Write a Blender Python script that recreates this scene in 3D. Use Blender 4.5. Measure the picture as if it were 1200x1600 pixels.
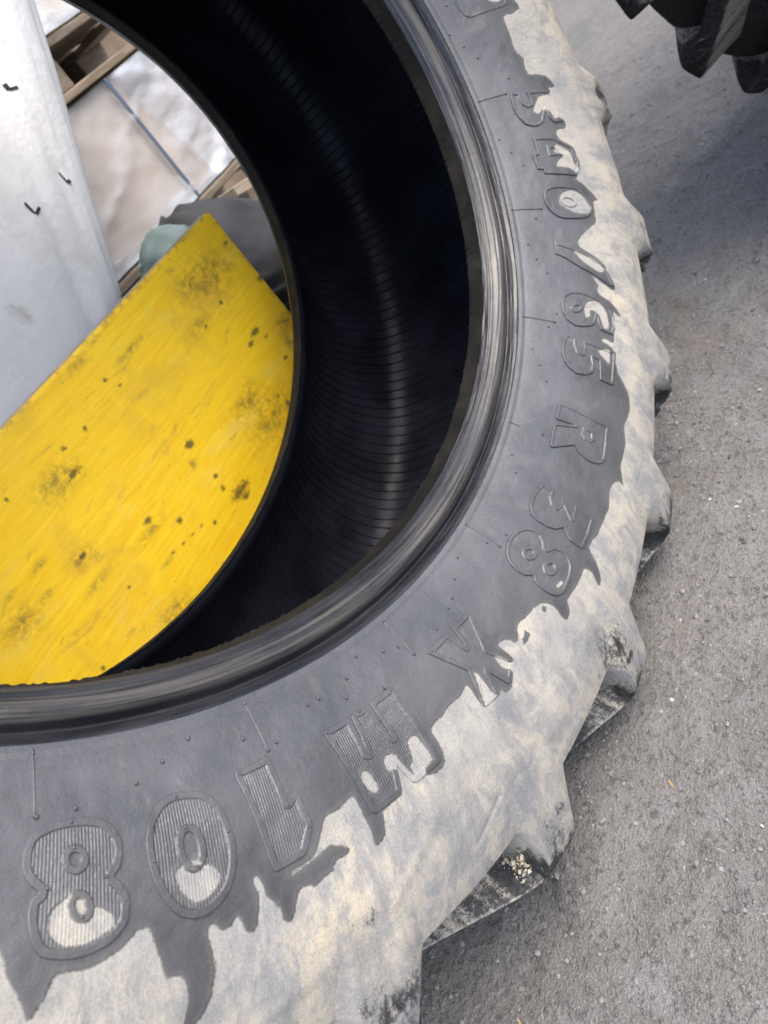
import bpy, bmesh, math, json, random
import numpy as np
from mathutils import Matrix, Vector, noise as mnoise

for o in list(bpy.data.objects): bpy.data.objects.remove(o, do_unlink=True)
scene = bpy.context.scene
COL = scene.collection
rng = np.random.default_rng(7); random.seed(7)

# ------------------------------------------------------------------ camera, sky, sun, exposure
cam_data = bpy.data.cameras.new('camera'); cam = bpy.data.objects.new('camera', cam_data); COL.objects.link(cam)
CR = ((0.37062, 0.75713, -0.53796), (-0.73631, -0.11354, -0.66706), (-0.56613, 0.64332, 0.5154))
CAM = Vector((-0.51785, -0.60907, 0.83047))
cam.matrix_world = Matrix.Translation(CAM) @ Matrix(CR).to_4x4()
cam_data.sensor_fit = 'VERTICAL'; cam_data.sensor_height = 24.0; cam_data.sensor_width = 18.0
cam_data.lens = 18.0
cam_data.clip_start = 0.02; cam_data.clip_end = 500
cam_data.dof.use_dof = True; cam_data.dof.focus_distance = 0.74; cam_data.dof.aperture_fstop = 5.6
scene.camera = cam
scene.cycles.max_bounces = 5; scene.cycles.diffuse_bounces = 3; scene.cycles.glossy_bounces = 2; scene.cycles.transmission_bounces = 2; scene.cycles.transparent_max_bounces = 6
scene.render.resolution_x = 768; scene.render.resolution_y = 1024

SUN_EL, SUN_AZ = 63.0, 167.0            # degrees; azimuth clockwise from +Y
world = bpy.data.worlds.new('World'); scene.world = world; world.use_nodes = True
wn = world.node_tree.nodes; wl = world.node_tree.links
bg = wn['Background']
sky = wn.new('ShaderNodeTexSky'); sky.sky_type = 'NISHITA'; sky.sun_disc = False
sky.sun_elevation = math.radians(SUN_EL); sky.sun_rotation = math.radians(SUN_AZ)
sky.air_density = 1.0; sky.dust_density = 4.5; sky.ozone_density = 1.0
wl.new(sky.outputs[0], bg.inputs[0]); bg.inputs[1].default_value = 0.15
sun_data = bpy.data.lights.new('sun', 'SUN'); sun = bpy.data.objects.new('sun', sun_data); COL.objects.link(sun)
sun_data.energy = 1.0; sun_data.angle = math.radians(40); sun_data.color = (1.0, 0.97, 0.925)
az, el = math.radians(SUN_AZ), math.radians(SUN_EL)
sdir = Vector((math.sin(az) * math.cos(el), math.cos(az) * math.cos(el), math.sin(el)))
sun.rotation_euler = sdir.to_track_quat('Z', 'Y').to_euler(); sun.location = (-2, -3, 5)
scene.view_settings.view_transform = 'Standard'; scene.view_settings.look = 'None'
scene.view_settings.exposure = 1.42; scene.view_settings.gamma = 1.0
scene.view_settings.use_curve_mapping = False

# ------------------------------------------------------------------ helpers
def link(o, parent=None):
    COL.objects.link(o)
    if parent is not None: o.parent = parent
    return o
def tag(o, label=None, cat=None, group=None, kind=None):
    if label: o['label'] = label
    if cat: o['category'] = cat
    if group: o['group'] = group
    if kind: o['kind'] = kind
    return o
def empty(name, loc=(0, 0, 0), rotz=0.0):
    o = bpy.data.objects.new(name, None); o.empty_display_size = .1
    o.location = loc; o.rotation_euler = (0, 0, rotz); COL.objects.link(o); return o
def mesh_np(name, V, Fq, mat, parent=None, attrs=None, uv=None, smooth=True):
    """V (n,3), Fq (m,4) or (m,3) int arrays (or list of lists)"""
    me = bpy.data.meshes.new(name)
    V = np.asarray(V, np.float32)
    if isinstance(Fq, np.ndarray):
        m, k = Fq.shape
        me.vertices.add(len(V)); me.vertices.foreach_set('co', V.ravel())
        me.loops.add(m * k); me.loops.foreach_set('vertex_index', Fq.astype(np.int32).ravel())
        me.polygons.add(m); me.polygons.foreach_set('loop_start', np.arange(0, m * k, k, dtype=np.int32))
        me.polygons.foreach_set('loop_total', np.full(m, k, np.int32))
        me.update(calc_edges=True); li = Fq.astype(np.int64).ravel()
    else:
        me.from_pydata(V.tolist(), [], Fq); me.update(); li = np.concatenate([np.asarray(f) for f in Fq])
    if uv is not None:
        lay = me.uv_layers.new(name='map'); lay.data.foreach_set('uv', np.asarray(uv, np.float32)[li].ravel())
    for k, a in (attrs or {}).items():
        at = me.attributes.new(k, 'FLOAT', 'POINT'); at.data.foreach_set('value', np.asarray(a, np.float32))
    me.validate()
    me.polygons.foreach_set('use_smooth', np.full(len(me.polygons), smooth))
    me.materials.append(mat)
    o = bpy.data.objects.new(name, me); return link(o, parent)
def grid_faces(nu, nv, closed_u=False):
    """verts index = i*nv + j, i in nu, j in nv"""
    i = np.arange(nu if closed_u else nu - 1)[:, None]; j = np.arange(nv - 1)[None]
    i2 = (i + 1) % nu
    return np.stack([i * nv + j, i2 * nv + j, i2 * nv + j + 1, i * nv + j + 1], -1).reshape(-1, 4)
class Lump:
    """collects boxes / tubes, builds ONE mesh"""
    def __init__(s): s.V = []; s.F = []
    def box(s, c, d, R=None):
        c = np.asarray(c, float); d = np.asarray(d, float) / 2; n = len(s.V)
        for sx in (-1, 1):
            for sy in (-1, 1):
                for sz in (-1, 1):
                    p = np.array([sx, sy, sz]) * d
                    if R is not None: p = R @ p
                    s.V.append(tuple(c + p))
        for f in ((0, 1, 3, 2), (4, 6, 7, 5), (0, 4, 5, 1), (2, 3, 7, 6), (0, 2, 6, 4), (1, 5, 7, 3)): s.F.append([n + k for k in f])
        return s
    def build(s, name, mat, parent=None, bevel=0.0, smooth=False):
        me = bpy.data.meshes.new(name); me.from_pydata(s.V, [], s.F); me.update()
        if bevel > 0:
            bm = bmesh.new(); bm.from_mesh(me)
            bmesh.ops.bevel(bm, geom=list(bm.edges), offset=bevel, segments=2, affect='EDGES', profile=.5)
            bm.to_mesh(me); bm.free()
        me.materials.append(mat)
        for p in me.polygons: p.use_smooth = smooth
        return link(bpy.data.objects.new(name, me), parent)
def vnoise(x, y, seed=0):
    """2-D value noise in [0,1] (numpy)"""
    xi = np.floor(x).astype(np.int64); yi = np.floor(y).astype(np.int64); fx = x - xi; fy = y - yi
    fx = fx * fx * (3 - 2 * fx); fy = fy * fy * (3 - 2 * fy)
    def h(a, b):
        n = (a * 374761393 + b * 668265263 + seed * 144665) & 0xFFFFFFFF
        n = ((n ^ (n >> 13)) * 1274126177) & 0xFFFFFFFF
        return ((n ^ (n >> 16)) & 0xFFFF) / 65535.0
    return (h(xi, yi) * (1 - fx) + h(xi + 1, yi) * fx) * (1 - fy) + (h(xi, yi + 1) * (1 - fx) + h(xi + 1, yi + 1) * fx) * fy
def fbm(x, y, seed=0, oct=4):
    a = 0; w = 0
    for k in range(oct): a = a + vnoise(x * 2 ** k, y * 2 ** k, seed + k) * .5 ** k; w += .5 ** k
    return a / w
def sm(a, b, x):
    t = np.clip((x - a) / (b - a), 0, 1); return t * t * (3 - 2 * t)
def catmull(P, n, closed=False):
    P = np.asarray(P, float)
    Q = np.vstack([P[-1:], P, P[:2]]) if closed else np.vstack([2 * P[0] - P[1], P, 2 * P[-1] - P[-2]])
    t = np.linspace(0, 1, n, endpoint=False)[:, None]; out = []
    for i in range(1, len(Q) - 2):
        a, b, c, d = Q[i - 1], Q[i], Q[i + 1], Q[i + 2]
        out.append(.5 * (2 * b + (c - a) * t + (2 * a - 5 * b + 4 * c - d) * t * t + (-a + 3 * b - 3 * c + d) * t ** 3))
    if not closed: out.append(P[-1:])
    return np.vstack(out)
def sdf(pts, poly):
    """signed distance, + inside"""
    out = np.empty(len(pts)); a = poly; b = np.roll(poly, -1, 0); ab = b - a; L = np.maximum((ab ** 2).sum(1), 1e-9)
    for s in range(0, len(pts), 6000):
        p = pts[s:s + 6000]; px = p[:, :1]; py = p[:, 1:]
        t = np.clip(((px - a[:, 0]) * ab[:, 0] + (py - a[:, 1]) * ab[:, 1]) / L, 0, 1)
        d = np.hypot(px - a[:, 0] - t * ab[:, 0], py - a[:, 1] - t * ab[:, 1]).min(1)
        c = ((a[:, 1] > py) != (b[:, 1] > py))
        with np.errstate(divide='ignore', invalid='ignore'):
            xi = a[:, 0] + (py - a[:, 1]) * ab[:, 0] / np.where(ab[:, 1] == 0, 1e-12, ab[:, 1])
        ins = (c & (px < xi)).sum(1) % 2 == 1
        out[s:s + 6000] = np.where(ins, d, -d)
    return out

# ------------------------------------------------------------------ material helpers
class NT:
    def __init__(s, name):
        s.m = bpy.data.materials.new(name); s.m.use_nodes = True
        s.n = s.m.node_tree.nodes; s.l = s.m.node_tree.links; s.b = s.n['Principled BSDF']; s.out = s.n['Material Output']
    def put(s, sock, v):
        if v is None: return
        if hasattr(v, 'is_output') or isinstance(v, bpy.types.NodeSocket): s.l.new(v, sock)
        elif isinstance(v, (tuple, list)) and len(v) == 3 and sock.type == 'RGBA': sock.default_value = (*v, 1)
        else: sock.default_value = v
    def coord(s, kind='Object', scale=(1, 1, 1), rot=(0, 0, 0)):
        c = s.n.new('ShaderNodeTexCoord'); mp = s.n.new('ShaderNodeMapping')
        s.l.new(c.outputs[kind], mp.inputs[0]); mp.inputs['Scale'].default_value = scale; mp.inputs['Rotation'].default_value = rot
        return mp.outputs[0]
    def noise(s, vec, scale, detail=4, rough=.55, dist=0, col=False):
        t = s.n.new('ShaderNodeTexNoise'); s.put(t.inputs['Vector'], vec); t.inputs['Scale'].default_value = scale
        t.inputs['Detail'].default_value = detail; t.inputs['Roughness'].default_value = rough; t.inputs['Distortion'].default_value = dist
        return t.outputs[1 if col else 0]
    def voro(s, vec, scale, feature='F1', rand=1.0, out=0):
        t = s.n.new('ShaderNodeTexVoronoi'); s.put(t.inputs['Vector'], vec); t.inputs['Scale'].default_value = scale; t.feature = feature
        t.inputs['Randomness'].default_value = rand
        return t.outputs[out]
    def wave(s, vec, scale, dist=0, detail=2, direction='X'):
        t = s.n.new('ShaderNodeTexWave'); s.put(t.inputs['Vector'], vec); t.inputs['Scale'].default_value = scale
        t.inputs['Distortion'].default_value = dist; t.inputs['Detail'].default_value = detail; t.bands_direction = direction
        return t.outputs[1]
    def ramp(s, fac, a, b, ca=0.0, cb=1.0, smooth=True):
        t = s.n.new('ShaderNodeMapRange'); t.interpolation_type = 'SMOOTHSTEP' if smooth else 'LINEAR'
        s.put(t.inputs[0], fac); t.inputs[1].default_value = a; t.inputs[2].default_value = b; t.inputs[3].default_value = ca; t.inputs[4].default_value = cb
        return t.outputs[0]
    def math(s, op, a, b=0.0, clamp=False):
        t = s.n.new('ShaderNodeMath'); t.operation = op; t.use_clamp = clamp; s.put(t.inputs[0], a); s.put(t.inputs[1], b); return t.outputs[0]
    def mix(s, fac, a, b, blend='MIX'):
        t = s.n.new('ShaderNodeMix'); t.data_type = 'RGBA'; t.blend_type = blend
        s.put(t.inputs[0], fac); s.put(t.inputs[6], a); s.put(t.inputs[7], b); return t.outputs[2]
    def attr(s, name):
        t = s.n.new('ShaderNodeAttribute'); t.attribute_name = name; return t.outputs['Fac']
    def bump(s, h, strength=.3, dist=.001, normal=None):
        t = s.n.new('ShaderNodeBump'); s.put(t.inputs['Height'], h); t.inputs['Strength'].default_value = strength; t.inputs['Distance'].default_value = dist
        if normal is not None: s.l.new(normal, t.inputs['Normal'])
        return t.outputs[0]
    def set(s, **k):
        names = dict(col='Base Color', rough='Roughness', spec='Specular IOR Level', normal='Normal', metal='Metallic', alpha='Alpha', trans='Transmission Weight', coat='Coat Weight', sheen='Sheen Weight')
        for a, v in k.items(): s.put(s.b.inputs[names[a]], v)
        return s.m

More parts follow.
